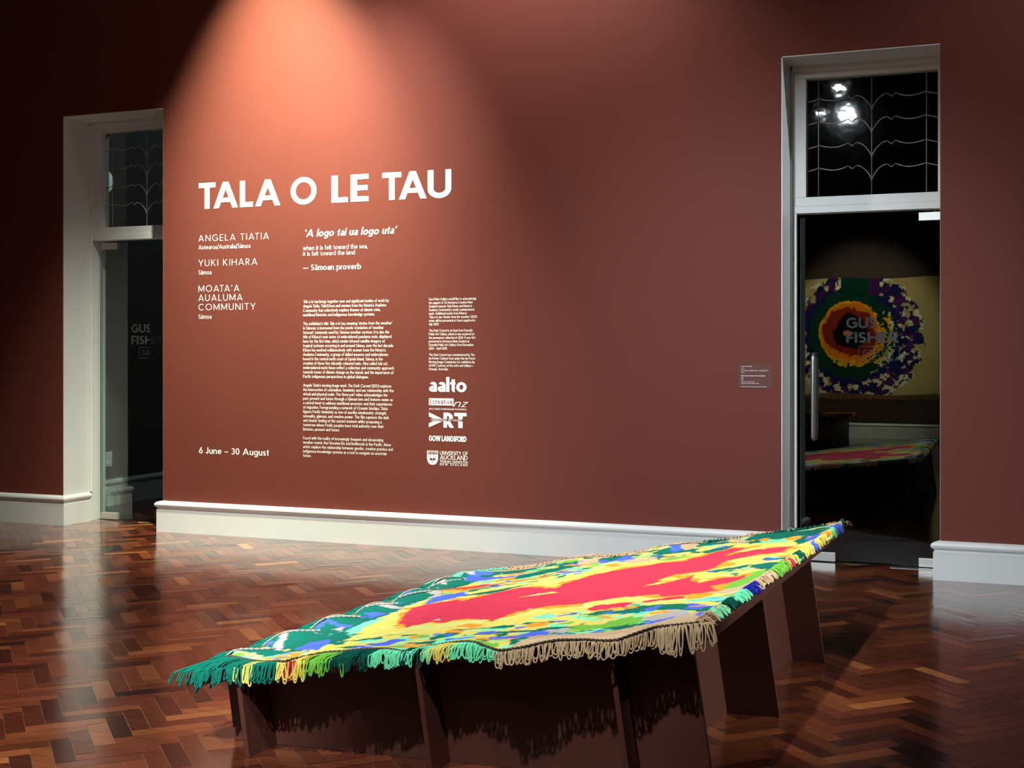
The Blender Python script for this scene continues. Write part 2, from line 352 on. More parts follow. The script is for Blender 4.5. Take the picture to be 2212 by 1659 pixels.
def glyph(ch, w, n=14):
    g = Gl(w, n); X = XH; h = w / 2; t = w * 1.08
    adv = 0.6
    if ch == 'A':
        W = .80 + w * .9; g.D(t / 2, 0, W / 2, 1); g.D(W - t / 2, 0, W / 2, 1); y = .22; q = (W / 2 - t / 2) * (y + h); g.R(t / 2 + q, y, W - t / 2 - q, y + w * .85); adv = W
    elif ch == 'B':
        g.R(0, 0, w, 1); r1 = .25 + w / 4; g.R(w, 1 - w * .92, .28, 1); g.R(w, .5 - h * .92, .3, .5 + h * .92); g.R(w, 0, .3, w * .92)
        g.A(.28, 1 - r1, .25 + h, r1, -90, 90); g.A(.3, r1, .28 + h, r1, -90, 90); adv = .6 + h
    elif ch == 'C': g.A(.5, .5, .5, .51, 42, 318); adv = .9
    elif ch == 'D': g.R(0, 0, w, 1); g.R(w, 1 - w * .92, .32, 1); g.R(w, 0, .32, w * .92); g.A(.32, .5, .48 + h * .4, .5, -90, 90); adv = .82 + h * .4
    elif ch == 'E': g.R(0, 0, w, 1); [g.R(w, y, x, y + w * .92) for y, x in ((0, .56), (.5 - h * .9, .53), (1 - w * .92, .56))]; adv = .57
    elif ch == 'F': g.R(0, 0, w, 1); [g.R(w, y, x, y + w * .92) for y, x in ((.48 - h, .5), (1 - w * .92, .53))]; adv = .53
    elif ch == 'G': g.A(.5, .5, .5, .51, 44, 330); g.R(.55, .40, .95, .40 + w * .92); g.R(.95 - w, .12, .95, .40 + w * .92); adv = .97
    elif ch == 'H': g.R(0, 0, w, 1); g.R(.74 + h - w, 0, .74 + h, 1); g.R(w, .5 - h, .74 + h - w, .5 + h * .9); adv = .74 + h
    elif ch == 'I': g.R(0, 0, w, 1); adv = w
    elif ch == 'J': g.R(.40 - w, .25, .40, 1); g.A(.20, .25, .20, .26, 180, 360); adv = .42
    elif ch == 'K': g.R(0, 0, w, 1); g.D(w + .02, .46, .60, 1, t * 1.1); g.D(.66, 0, w + .12, .56, t * 1.1); adv = .68 + h
    elif ch == 'L': g.R(0, 0, w, 1); g.R(w, 0, .52, w * .92); adv = .53
    elif ch == 'M': W = .92 + w * .5; g.R(0, 0, w, 1); g.R(W - w, 0, W, 1); g.D(W / 2, .12, t / 2, 1); g.D(W / 2, .12, W - t / 2, 1); adv = W
    elif ch == 'N': W = .78 + h; g.R(0, 0, w, 1); g.R(W - w, 0, W, 1); g.D(W - t / 2, 0, t / 2, 1, t * 1.15); adv = W
    elif ch in 'OQ':
        g.A(.52, .5, .52, .515); adv = 1.04
        if ch == 'Q': g.D(.98, -.02, .68, .3)
    elif ch == 'P': g.R(0, 0, w, 1); r1 = .27 + w / 4; g.R(w, 1 - w * .92, .28, 1); g.R(w, 1 - 2 * r1, .28, 1 - 2 * r1 + w * .92); g.A(.28, 1 - r1, .26 + h, r1, -90, 90); adv = .56 + h
    elif ch == 'R': g.R(0, 0, w, 1); r1 = .26 + w / 4; g.R(w, 1 - w * .92, .28, 1); g.R(w, 1 - 2 * r1, .28, 1 - 2 * r1 + w * .92); g.A(.28, 1 - r1, .26 + h, r1, -90, 90); g.D(.60, 0, .28, 1 - 2 * r1 + h, t * 1.1); adv = .62 + h
    elif ch == 'S': r1 = .25 + w / 4; g.A(.29, 1 - r1, .27, r1 + .005, 28, 270); g.A(.29, r1, .29, r1 + .005, -150, 90); adv = .58
    elif ch == 'T': g.R(0, 1 - w * .92, .64 + h * .4, 1); c = (.64 + h * .4) / 2; g.R(c - h, 0, c + h, 1 - w * .92); adv = .64 + h * .4
    elif ch == 'U': W = .72 + h; g.R(0, .33, w, 1); g.R(W - w, .33, W, 1); g.A(W / 2, .33, W / 2, .345, 180, 360); adv = W
    elif ch == 'V': W = .76 + w * .7; g.D(W / 2, 0, t / 2, 1); g.D(W / 2, 0, W - t / 2, 1); adv = W
    elif ch == 'W': W = 1.16 + w * .9; g.D(W * .28, 0, t / 2, 1); g.D(W * .28, 0, W / 2, 1); g.D(W * .72, 0, W / 2, 1); g.D(W * .72, 0, W - t / 2, 1); adv = W
    elif ch == 'X': W = .70 + h; g.D(t / 2, 0, W - t / 2, 1, t * 1.1); g.D(W - t / 2, 0, t / 2, 1, t * 1.1); adv = W
    elif ch == 'Y': W = .74 + h; g.D(W / 2, .40, t / 2, 1, t * 1.1); g.D(W / 2, .40, W - t / 2, 1, t * 1.1); g.R(W / 2 - h, 0, W / 2 + h, .44); adv = W
    elif ch == 'Z': W = .66 + h * .5; g.R(0, 0, W, w * .92); g.R(0, 1 - w * .92, W, 1); g.D(w * .7, w * .5, W - w * .7, 1 - w * .5, t * 1.15); adv = W
    elif ch in 'a\u0101':
        g.R(.50 - w, 0, .50, .45); g.A(.27, .45, .23, X - .45 + .01, 0, 150); g.A(.25, .2, .24, .21, 90, 270); g.R(.25, .41 - w * .85, .50 - w * .5, .41); g.A(.25, .2, .25 , .21, 270, 330); adv = .50
        if ch == '\u0101': g.R(.08, .82, .44, .82 + w * .75)
    elif ch == 'b': g.R(0, 0, w, ASC); g.A(.31, X / 2, .31, X / 2 + .01); adv = .62
    elif ch == 'c': g.A(.30, X / 2, .30, X / 2 + .01, 42, 318); adv = .50
    elif ch == 'd': g.R(.62 - w, 0, .62, ASC); g.A(.31, X / 2, .31, X / 2 + .01); adv = .62
    elif ch == 'e': g.A(.30, X / 2, .30, X / 2 + .01, 0, 318); g.R(w * .6, X / 2 - h * .85, .60, X / 2 + h * .7); adv = .60
    elif ch == 'f': g.R(.10, 0, .10 + w, .82); g.A(.10 + .2, .84, .20, .21, 75, 180); g.R(0, X - w * .8, .32, X); adv = .33
    elif ch == 'g': g.R(.60 - w, -.08, .60, X); g.A(.30, X / 2, .30, X / 2 + .01); g.A(.31, -.06, .29, .25, 200, 360); adv = .60
    elif ch == 'h': g.R(0, 0, w, ASC); g.R(.54 - w, 0, .54, .42); g.A(.27, .42, .27, X - .42 + .01, 0, 180); adv = .54
    elif ch == 'i': g.R(0, 0, w, X); g.dot(h, .90, w * .62); adv = w
    elif ch == 'j': g.R(.06, -.12, .06 + w, X); g.dot(.06 + h, .90, w * .62); g.A(-.04 + h, -.12, .10 + h, .18, 270, 360); adv = .06 + w
    elif ch == 'k': g.R(0, 0, w, ASC); g.D(w + .02, .30, .44, X, t * 1.15); g.D(.48, 0, w + .10, .38, t * 1.15); adv = .52
    elif ch == 'l': g.R(0, 0, w, ASC); adv = w
    elif ch == 'm': g.R(0, 0, w, X); g.A(.245, .44, .245, X - .43, 0, 180); g.R(.49 - w, 0, .49, .44); g.A(.49 - w + .245, .44, .245, X - .43, 0, 180); g.R(.98 - 2 * w, 0, .98 - w, .44); adv = .98 - w
    elif ch == 'n': g.R(0, 0, w, X); g.R(.54 - w, 0, .54, .42); g.A(.27, .42, .27, X - .42 + .01, 0, 180); adv = .54
    elif ch == 'o': g.A(.32, X / 2, .32, X / 2 + .012); adv = .64
    elif ch == 'p': g.R(0, DSC, w, X); g.A(.31, X / 2, .31, X / 2 + .01); adv = .62
    elif ch == 'q': g.R(.62 - w, DSC, .62, X); g.A(.31, X / 2, .31, X / 2 + .01); adv = .62
    elif ch == 'r': g.R(0, 0, w, X); g.A(.27, .40, .27, X - .40 + .01, 78, 180); adv = .33
    elif ch == 's': r1 = X / 4 + w / 4; g.A(.21, X - r1, .20, r1 + .005, 28, 270); g.A(.21, r1, .215, r1 + .005, -150, 90); adv = .43
    elif ch == 't': g.R(.10, .15, .10 + w, .88); g.A(.10 + .17, .16, .17, .17, 180, 285); g.R(0, X - w * .8, .33, X); adv = .34
    elif ch == 'u': g.R(0, .26, w, X); g.R(.54 - w, 0, .54, X); g.A(.27, .26, .27, .27, 180, 360); adv = .54
    elif ch == 'v': W = .50 + h; g.D(W / 2, 0, t / 2, X); g.D(W / 2, 0, W - t / 2, X); adv = W
    elif ch == 'w': W = .80 + h; g.D(W * .28, 0, t / 2, X); g.D(W * .28, 0, W / 2, X); g.D(W * .72, 0, W / 2, X); g.D(W * .72, 0, W - t / 2, X); adv = W
    elif ch == 'x': W = .50 + h; g.D(t / 2, 0, W - t / 2, X, t * 1.1); g.D(W - t / 2, 0, t / 2, X, t * 1.1); adv = W
    elif ch == 'y': W = .50 + h; g.D(W / 2, 0, t / 2, X); g.D(W * .16, DSC, W - t / 2, X); adv = W
    elif ch == 'z': W = .46; g.R(0, 0, W, w * .9); g.R(0, X - w * .9, W, X); g.D(w * .7, w * .4, W - w * .7, X - w * .4, t * 1.15); adv = W
    elif ch == '0': g.A(.29, .5, .29, .51); adv = .58
    elif ch == '1': g.R(.22, 0, .22 + w, 1); g.D(.06, .78, .22 + h, 1, t); adv = .40
    elif ch == '2': g.A(.28, .72, .27, .28, -20, 165); g.D(w * .6, w * .5, .48, .62, t * 1.2); g.R(0, 0, .55, w * .92); adv = .56
    elif ch == '3': r1 = .25 + w / 4; g.A(.26, 1 - r1, .26, r1, -90, 150); g.A(.26, r1, .28, r1, -150, 90); adv = .56
    elif ch == '4': g.R(.36, 0, .36 + w, 1); g.R(0, .22, .56, .22 + w * .9); g.D(w * .5, .24, .38 + h * .5, 1, t); adv = .56
    elif ch == '5': g.R(.05, .52, .05 + w, 1); g.R(.05, 1 - w * .92, .50, 1); g.A(.25, .32, .28, .33, -140, 130); adv = .56
    elif ch == '6': g.A(.29, .32, .29, .33); g.D(w * .75, .42, .40, 1, t * 1.1); adv = .58
    elif ch == '8': r1 = .25 + w / 4; g.A(.29, 1 - r1, .26, r1); g.A(.29, r1, .29, r1); adv = .58
    elif ch == '9': g.A(.29, .68, .29, .33); g.D(.18, 0, .58 - w * .75, .58, t * 1.1); adv = .58
    elif ch == '.': g.dot(w * .62, w * .6, w * .62); adv = w * 1.24
    elif ch == ',': g.dot(w * .62, w * .6, w * .62); g.D(w * .2, -.14, w * .75, w * .5, w * .7); adv = w * 1.24
    elif ch == ':': g.dot(w * .62, w * .6, w * .62); g.dot(w * .62, .56, w * .62); adv = w * 1.24
    elif ch in '\u2019\u2018': g.D(w * .25, .70, w * .8, 1.0, w * .85) if ch == '\u2019' else g.D(w * .8, .70, w * .25, 1.0, w * .85); adv = w * 1.1
    elif ch == '(': g.A(.36, .42, .36, .70, 130, 230); adv = .2
    elif ch == ')': g.A(-.16, .42, .36, .70, -50, 50); adv = .2
    elif ch == '-': g.R(0, .30, .26, .30 + w * .9); adv = .26
    elif ch == '\u2013': g.R(0, .30, .52, .30 + w * .85); adv = .52
    elif ch == '\u2014': g.R(0, .32, .95, .32 + w * .8); adv = .95
    elif ch == '/': g.D(t / 2, -.1, .36, 1.05, t); adv = .42
    elif ch == '+': g.R(.05, .30, .55, .30 + w * .9); g.R(.3 - h, .07, .3 + h, .57); adv = .6
    elif ch == '&': g.A(.3, .75, .22, .25); g.A(.28, .28, .28, .29); adv = .62
    return adv, g.p
KERN = {'TA': -.16, 'AT': -.16, 'AU': -.04, 'LA': -.0, 'LT': -.14, 'Ta': -.14, 'Tr': -.1, 'Yu': -.12, 'To': -.14, 'AY': -.16, 'TY': .0, 'AV': -.14, 'To': -.14, 'Ti': -.04, 'YU': -.03}
def layout(text, w=0.13, track=0.0, n=14, slant=0.0):
    """returns (width, [(char, polygons)]); *...* is oblique"""
    x = 0.0; out = []; it = False; prev = ''
    sb = .165 - w * .45 + track
    for ch in text:
        if ch == '*': it = not it; continue
        if ch == ' ': x += .37 + track; prev = ''; continue
        adv, ps = glyph(ch, w, n)
        x += KERN.get(prev + ch, 0)
        sl = 0.21 if it else slant
        tight = .05 if ch in 'AVWYTvwyO' else 0
        out.append((ch, [(k, [(x + a + sl * c, c) for a, c in p]) for k, p in ps])); x += adv + sb; prev = ch
    return x - sb, out
def put(text, x0, z0, cap, width=None, w=0.13, track=0.0, n=14, slant=0.0, y=-0.0012):
    """polygons in world (x, y, z) for one line of lettering, plus letters separately"""
    tw, ls = layout(text, w, track, n, slant)
    sx = (width / tw) if width else cap
    letters = []
    for i, (ch, ps) in enumerate(ls):
        # overlapping strokes of one letter lie a hair in front of each other
        letters.append((ch, [[(x0 + a * sx, y - .00005 * (k + 6 * (i % 2)), z0 + c * cap) for a, c in p] for k, p in ps]))
    return letters
def mesh_of(letters, mb=None):
    mb = mb or MB()
    for ch, ps in letters:
        for p in ps:
            # wind so that the face looks to -y
            ar = sum(p[i][0] * p[(i + 1) % len(p)][2] - p[(i + 1) % len(p)][0] * p[i][2] for i in range(len(p)))
            q = p if ar > 0 else p[::-1]
            mb.add(q, [tuple(range(len(q)))])
    return mb
def lettering(name, lines, parent=None, m='vinyl'):
    mb = MB()
    for l in lines: mesh_of(l, mb)
    return mb.build(name, M[m], parent)

def words(name, text, letters, parent, m='vinyl'):
    i = 0
    for wd in text.replace('*', '').split(' '):
        mesh_of(letters[i:i + len(wd)]).build(name, M[m], parent); i += len(wd)
GY = 0.402     # glass plane
def door(k, x0, hinge_left):
    root = empty('door_%d' % k, (x0, 0, 0)); tag(root, kind='structure')
    dx = lambda v: v
    # white linings of the reveal
    b = MB()
    b.hexa([(0, -.001, 0), (.006, -.001, 0), (.010, WT, 0), (0, WT, 0)], [(0, -.001, DH), (.006, -.001, DH), (.010, WT, DH), (0, WT, DH)])
    b.hexa([(0, -.001, DH - .006), (DW, -.001, DH - .006), (DW + .10, WT, DH - .010), (0, WT, DH - .010)], [(0, -.001, DH), (DW, -.001, DH), (DW + .10, WT, DH), (0, WT, DH)])
    b.hexa([(DW - .0012, .0005, 0), (DW, .0005, 0), (DW + .10, WT, 0), (DW + .09, WT, 0)], [(DW - .0012, .0005, DH), (DW, .0005, DH), (DW + .10, WT, DH), (DW + .09, WT, DH)])
    b.build('reveal_lining', M['white'], root)
    # stop bead up the jamb and round the head
    b = MB()
    b.box(.010, .30, .238, .020, .325, DH - .010); b.box(.010, .30, DH - .030, 1.03, .325, DH - .010)
    b.tube([(.021, .3125, .238), (.021, .3125, DH - .02)], .008, 8); b.tube([(.02, .3125, DH - .031), (1.03, .3125, DH - .031)], .008, 8)
    b.build('stop_bead', M['white'], root, smooth=False)
    b = MB(); b.box(.010, .325, 0, .045, .372, 2.31)
    if hinge_left: b = MB(); b.box(.010, .325, 0, .016, .44, 2.31)
    b.build('jamb', M['white'], root)
    # the glass leaf
    gx0 = .058
    b = MB(); b.box(gx0, GY - .005, .012, 1.012, GY + .005, 2.285); b.build('glass_leaf', M['glass'], root)
    b = MB(); b.box(gx0 - .0015, GY - .005, .012, gx0 - .0003, GY + .005, 2.285); b.build('glass_edge', M['edge'], root)
    hx0, hx1 = (gx0 - .004, .222) if hinge_left else (.812, 1.014)
    for z0, z1 in ((2.236, 2.290), (.008, .062)):
        b = MB(); b.box(hx0, GY - .018, z0, hx1, GY + .018, z1); bevel(b.build('hinge_clamp', M['satin'], root), .0015)
    b = MB(); px = (hx0 + hx1) / 2 if not hinge_left else .115
    b.tube([(px, GY, 2.285), (px, GY, 2.306)], .006, 10); b.box(hx0 + .03 if not hinge_left else .05, GY - .02, 2.301, hx0 + .16, GY + .02, 2.307); b.build('pivot_pin', M['satin'], root)
    if not hinge_left:
        b = MB(); b.box(.110, GY - .018, .006, .286, GY + .018, .064); bevel(b.build('lock_clamp', M['satin'], root), .0015)
        b = MB(); b.box(.64, .325, .0003, 1.00, .445, .003); b.build('floor_spring_plate', M['steel'], root)
    # D handle on both faces
    def handle(yo):
        s = 1 if yo > 0 else -1; hx = .150 if not hinge_left else .94
        z0, z1, rr = .815, 1.375, .0155; pts = []
        y1 = GY + s * .005; y2 = GY + s * .066
        pts += [(hx, y1, z0)]
        for i in range(7): a = R(90 * i / 6); pts.append((hx, y2 - s * .03 + s * .03 * math.sin(a), z0 + .03 - .03 * math.cos(a) - .0))
        for i in range(7): a = R(90 * i / 6); pts.append((hx, y2 - s * .03 + s * .03 * math.cos(a), z1 - .03 + .03 * math.sin(a)))
        pts.append((hx, y1, z1))
        b = MB(); b.tube(pts, rr, 14); b.build('pull_handle', M['steel'], root, smooth=True)
    handle(-1); handle(1)
    swing = 0.0 if hinge_left else R(-1.3)
    # lettering on the glass
    yy = GY - .0056
    L = put('GUS', .355, 1.547, .070, .190, .20, n=24, y=yy)
    L2 = put('FISHER', .355, 1.451, .070, .337, .20, n=24, y=yy)
    L2 = [(c, [[(a, y_, z - .0) for a, y_, z in p] for p in ps]) for c, ps in L2]
    L3 = put('GALLERY', .465, 1.362, .044, .195, .115, .16, n=20, y=yy)
    b = mesh_of(L); mesh_of(L2, b); mesh_of(L3, b)
    x_0, x_1, z_0, z_1, e = .433, .693, 1.338, 1.428, .0035
    for q in ((x_0, z_0, x_1, z_0 + e), (x_0, z_1 - e, x_1, z_1), (x_0, z_0, x_0 + e, z_1), (x_1 - e, z_0, x_1, z_1)):
        b.add([(q[0], yy, q[1]), (q[2], yy, q[1]), (q[2], yy, q[3]), (q[0], yy, q[3])], [(0, 1, 2, 3)])
    b.build('glass_lettering', M['glassvinyl'], root)
    if swing:
        T = Matrix.Translation((.98, GY, 0)); rot = T @ Matrix.Rotation(swing, 4, 'Z') @ T.inverted()
        for ch in root.children:
            if ch.name.split('.')[0] in ('glass_leaf', 'glass_edge', 'hinge_clamp', 'lock_clamp', 'pull_handle', 'glass_lettering'): ch.data.transform(rot)
    # transom window over the door
    win = empty('window_%d' % k, (x0, 0, 0)); tag(win, kind='structure')
    b = MB()
    FY0, FY1 = .325, .430
    b.box(.010, FY0, 2.305, 1.045, FY1, 2.352)          # lower rail lip
    b.box(.010, FY0 + .008, 2.352, 1.045, FY1, 2.412)
    b.box(.010, FY0 + .008, 2.412, .106, FY1, 3.194)     # stiles
    b.box(.932, FY0 + .008, 2.412, 1.045, FY1, 3.194)
    b.box(.010, FY0 + .008, 3.194, 1.045, FY1, DH - .012)
    b.box(.020, FY0 - .004, 2.352, .034, FY0 + .02, 3.25)  # moulding steps
    b.box(.034, FY0 - .004, 3.236, 1.04, FY0 + .02, 3.250)
    bevel(b.build('window_frame', M['white'], win), .002)
    b = MB(); b.box(.104, .384, 2.410, .934, .390, 3.196); b.build('window_glass', M['wavy'], win)
    b = MB(); yl = .382
    for xx in (.18, .52, .86): b.tube([(xx, yl, 2.412), (xx, yl, 3.194)], .0036, 6)
    for z0 in (2.972, 2.822, 2.664, 2.514):
        for sg in (1, -1):
            P = lambda u, v: (.52 + sg * u, yl, z0 + v)
            pts = [P(0, 0)]
            for i in range(1, 9): q = i / 8; pts.append(P(.098 * q ** 1.15, .097 * math.sin(q * math.pi / 2) ** .9))
            b.tube(pts, .0034, 6)
            b.tube([P(.098, .097), P(.125, .077), P(.150, .099)], .0034, 6)
            pts = []
            for i in range(11): q = i / 10; pts.append(P(.150 + .19 * q, .099 - .006 * q - .022 * math.sin(math.pi * q ** .85)))
            b.tube(pts, .0034, 6)
            pts = []
            for i in range(5): q = i / 4; pts.append(P(.34 + .072 * q, .093 - .020 * q ** .7))
            b.tube(pts, .0034, 6)
        b.tube([(.52, yl - .004, z0 - .004), (.52, yl - .004, z0 + .004)], .006, 8)
    b.build('lead_came', M['lead'], win, smooth=True)
    return root
door(1, D1, True)
door(2, D2, False)

# outlet and globe lamp in the room behind the left door
root = empty('power_outlet', (-6.22, 1.18, .42)); tag(root, 'pale vertical power outlet plate on the wall seen through the left glass door', 'power outlet')
b = MB(); b.box(0, -.04, -.068, .010, .04, .068); bevel(b.build('cover_plate', M['outlet'], root), .003)
for z in (.03, -.03):
    b = MB(); b.box(.0101, -.018, z - .018, .014, .018, z + .018); b.build('socket', M['outlet'], root)
root = empty('globe_pendant_lamp', (-6.105, .95, 2.89)); tag(root, 'pale opal glass globe lamp behind the leaded pane over the left door', 'lamp')
me = bpy.data.meshes.new('globe'); bm = bmesh.new(); bmesh.ops.create_uvsphere(bm, u_segments=24, v_segments=16, radius=.10)
for v in bm.verts: v.co.z *= 1.15
bm.to_mesh(me); bm.free(); me.materials.append(M['opal']); me.polygons.foreach_set('use_smooth', [True] * len(me.polygons))
o = bpy.data.objects.new('globe', me); COL.objects.link(o); o.parent = root
b = MB(); b.tube([(0, 0, .11), (0, 0, ZC - 2.89)], .008, 8); b.tube([(0, 0, .105), (0, 0, .16)], [.05, .03], 14); b.build('rod', M['satin'], root)

# ------------------------------------------------------------------ wall lettering
def pxw(l, r, z):   # width between two photo columns on the wall
    return on_wall(r, 700)[0] - on_wall(l, 700)[0]
XA, XB, XC = on_wall(429, 700)[0], on_wall(655, 700)[0], on_wall(926.6, 700)[0]
def end(px): return on_wall(px, 700)[0]
t = empty('title_lettering', (0, 0, 0)); tag(t, 'large bold white wall title TALA O LE TAU', 'wall lettering')
for word, a, c in (('TALA', 429.5, 606), ('O', 628, 684), ('LE', 716, 797), ('TAU', 826, 975)):
    for ch, ps in put(word, end(a), 2.481, .198, end(c) - end(a), .205, n=40):
        mesh_of([(ch, ps)]).build('letter', M['vinyl'], t)
def name_block(name, label, lines, sub, zsub, rsub):
    e = empty(name); tag(e, label, 'wall lettering', 'artist names on the wall')
    for tx, z, r in lines: words('name_word', tx, put(tx, XA, z, .049, end(r) - XA, .105, .17, n=24), e)
    lettering('origin_line', [put(sub, XA, zsub, .034, end(rsub) - XA, .118, n=20)], e)
name_block('artist_name_lettering', 'white capitals ANGELA TIATIA with small origin line under the title', [('ANGELA TIATIA', 2.233, 581)], 'Aotearoa/Australia/S\u0101moa', 2.172, 541)
name_block('artist_name_lettering', 'white capitals YUKI KIHARA with one small word beneath, second artist name', [('YUKI KIHARA', 2.044, 556)], 'S\u0101moa', 1.980, 457)
name_block('artist_name_lettering', 'white three line capitals MOATA\u2019A AUALUMA COMMUNITY, lowest artist name', [('MOATA\u2019A', 1.848, 517), ('AUALUMA', 1.778, 524), ('COMMUNITY', 1.707, 552)], 'S\u0101moa', 1.642, 457)
e = empty('proverb_lettering'); tag(e, 'white proverb in bold italics with its translation and source beneath the title', 'wall lettering')
q_ = '\u2018A logo tai ua logo uta\u2019'; words('quotation_word', q_, put(q_, end(657), 2.238, .055, end(855) - end(657), .178, n=24, slant=.21), e)
lettering('translation', [put('when it is felt toward the sea,', XB, 2.140, .033, end(794) - XB, .112, n=20), put('it is felt toward the land', XB, 2.098, .033, end(767) - XB, .112, n=20)], e)
words('source_word', '\u2014 S\u0101moan proverb', put('\u2014 S\u0101moan proverb', XB, 1.991, .043, end(780) - XB, .155, n=20), e)
o = empty('date_lettering'); words('date_word', '6 June \u2013 30 August', put('6 June \u2013 30 August', XA + .004, .613, .049, end(581) - XA - .004, .155, n=24), o); tag(o, 'bold white exhibition dates 6 June to 30 August low on the wall', 'wall lettering')
INTRO = [
 [('*Tala o le tau* brings together new and significant bodies of work by', 897), ('Angela Tiatia, Yuki Kihara and women from the Moata\u2019a Aualuma', 871), ('Community that collectively explore themes of climate crisis,', 816), ('matrilineal histories and indigenous knowledge systems.', 761)],
 [('The exhibition\u2019s title *Tala o le tau*, meaning \u2018stories from the weather\u2019', 930), ('in S\u0101moan, is borrowed from the poetic translation of \u2018weather', 846), ('forecast\u2019 commonly used by S\u0101moan weather services. It is also the', 902), ('title of Kihara\u2019s new series of embroidered pandanus mats, displayed', 923), ('here for the first time, which render infrared satellite imagery of', 859), ('tropical cyclones occurring in and around S\u0101moa, over the last decade.', 944), ('Kihara has worked collaboratively with women from the Moata\u2019a', 865), ('Aualuma Community, a group of skilled weavers and embroiderers', 891), ('based in the central north coast of Upolu Island, S\u0101moa, in the', 839), ('creation of these five vibrantly coloured mats. Also called fala su\u2019i,', 886), ('(embroidered mats) these reflect a collective and community approach', 946), ('towards issues of climate change on the islands and the importance of', 942), ('Pacific indigenous perspectives in global dialogues.', 702)],
 [('Angela Tiatia\u2019s moving image work *The Dark Current* (2023) explores', 922), ('the intersection of colonialism, femininity and our relationship with the', 944), ('virtual and physical realm. The three-part video acknowledges the', 885), ('past, present and future through a S\u0101moan lens and features water as', 935), ('a central tenet to address matrilineal ancestors and their experiences', 929), ('of migration. Foregrounding a network of Oceanic kinships, Tiatia', 884), ('figures Pacific femininity as one of sea-like simultaneity: strength,', 876), ('sensuality, glamour, and creative power. The film captures the dark', 897), ('and chaotic feeling of the current moment whilst proposing a', 827), ('tomorrow where Pacific peoples have total authority over their', 846), ('histories, present and future.', 421)],
 [('Faced with the reality of increasingly frequent and devastating', 842), ('weather events that threaten life and livelihoods in the Pacific, these', 917), ('artists explore the relationship between gender, creative practice and', 935), ('indigenous knowledge systems as a tool to navigate an uncertain', 877), ('future.', 147)]]
e = empty('introduction_lettering'); tag(e, 'long white introduction text in four paragraphs under the proverb', 'wall lettering')
z = 1.7495
for para in INTRO:
    ls = []
    for tx, r in para:
        ls.append(put(tx, XB, z, .0222, end(640 + r / 4.483) - XB, .128, n=12)); z -= .03243
    lettering('paragraph', ls, e); z -= .03243
ACK = [
 [('Gus Fisher Gallery would like to acknowledge', 550), ('the support of Toi Aotearoa Creative New', 516), ('Zealand towards Yuki Kihara and Moata\u2019a', 509), ('Aualuma Community\u2019s newly commissioned', 529), ('work. Additional works from Kihara\u2019s', 464), ('*\u2018Tala o le tau: Stories from the weather\u2019* (2025)', 556), ('series will be presented at Gow Langsford in', 539), ('July 2025.', 208)],
 [('*The Dark Current* is on loan from Dunedin', 514), ('Public Art Gallery, where it was acquired for', 533), ('the permanent collection in 2024. It was first', 540), ('presented in Aotearoa New Zealand at', 484), ('Dunedin Public Art Gallery from November', 525), ('2024 \u2013 April 2025.', 285)],
 [('*The Dark Current* was commissioned by The', 534), ('Ian Potter Cultural Trust under the Ian Potter', 541), ('Moving Image Commission for exhibition by', 535), ('ACMI. Courtesy of the artist and Sullivan +', 522), ('Strumpf, Australia.', 291)]]
e = empty('acknowledgement_lettering'); tag(e, 'narrow small white acknowledgement text in three paragraphs above the logos', 'wall lettering')
z = 1.7555
for para in ACK:
    ls = []
    for tx, r in para:
        ls.append(put(tx, XC, z, .0175, end(900 + r / 4.256) - XC, .135, n=12)); z -= .02535
    lettering('paragraph', ls, e); z -= .0195
# logos
GL = 'sponsor logos at the foot of the wall text'
XR = end(1008)
e = lettering('sponsor_logo', [put('aalto', XC, 1.108, .101, XR - XC, .20, -.035, n=36)]); tag(e, 'bold rounded lower case white word aalto, topmost sponsor logo', 'logo', GL)
e = empty('sponsor_logo'); tag(e, 'white boxed word creative with script letters nz beside it', 'logo', GL)
b = MB(); x1 = end(980); b.add([(XC, -.0012, 1.012), (x1, -.0012, 1.012), (x1, -.0012, 1.062), (XC, -.0012, 1.062)], [(0, 1, 2, 3)]); b.build('logo_panel', M['vinyl'], e)
b = mesh_of(put('creative', XC + .030, 1.022, .036, x1 - XC - .036, .115, .0, n=20, y=-.0018))
for ch, ps in put('creative', XC + .030, 1.022, .036, x1 - XC - .036, .115, .0, n=20, y=-.0018): pass
for i in range(5):   # patterned strip at the panel's end
    zz = 1.016 + i * .0085; mesh_of([('', [[(XC + .004 + .012 * (i % 2), -.0018, zz), (XC + .010 + .012 * (i % 2), -.0018, zz), (XC + .022 - .012 * (i % 2), -.0018, zz + .007), (XC + .016 - .012 * (i % 2), -.0018, zz + .007)]])], b)
b.build('cut_out_word', M['wall'], e)
lettering('script_letters', [put('nz', x1 - .004, 1.003, .052, XR - x1 - .002, .085, .02, n=24, slant=.35)], e)
lettering('small_line', [put('ARTS COUNCIL OF NEW ZEALAND TOI AOTEAROA', XC + .002, .980, .0120, XR - XC - .002, .15, n=10)], e)
e = empty('sponsor_logo'); tag(e, 'white letters ART with the A on its side and a line of capitals across', 'logo', GL)
def clipz(poly, z0, keep_above):
    out = []
    for i in range(len(poly)):
        a, c = poly[i], poly[(i + 1) % len(poly)]
        ia = (a[2] >= z0) == keep_above; ic = (c[2] >= z0) == keep_above
        if ia: out.append(a)
        if ia != ic:
            q = (z0 - a[2]) / (c[2] - a[2]); out.append((a[0] + (c[0] - a[0]) * q, a[1], z0))
    return out
zt, zb = .962, .855; art = []
xa0, xa1 = XC, end(955); yq = -.0012; yr = -.00126; ys = -.00132; zm = (zt + zb) / 2
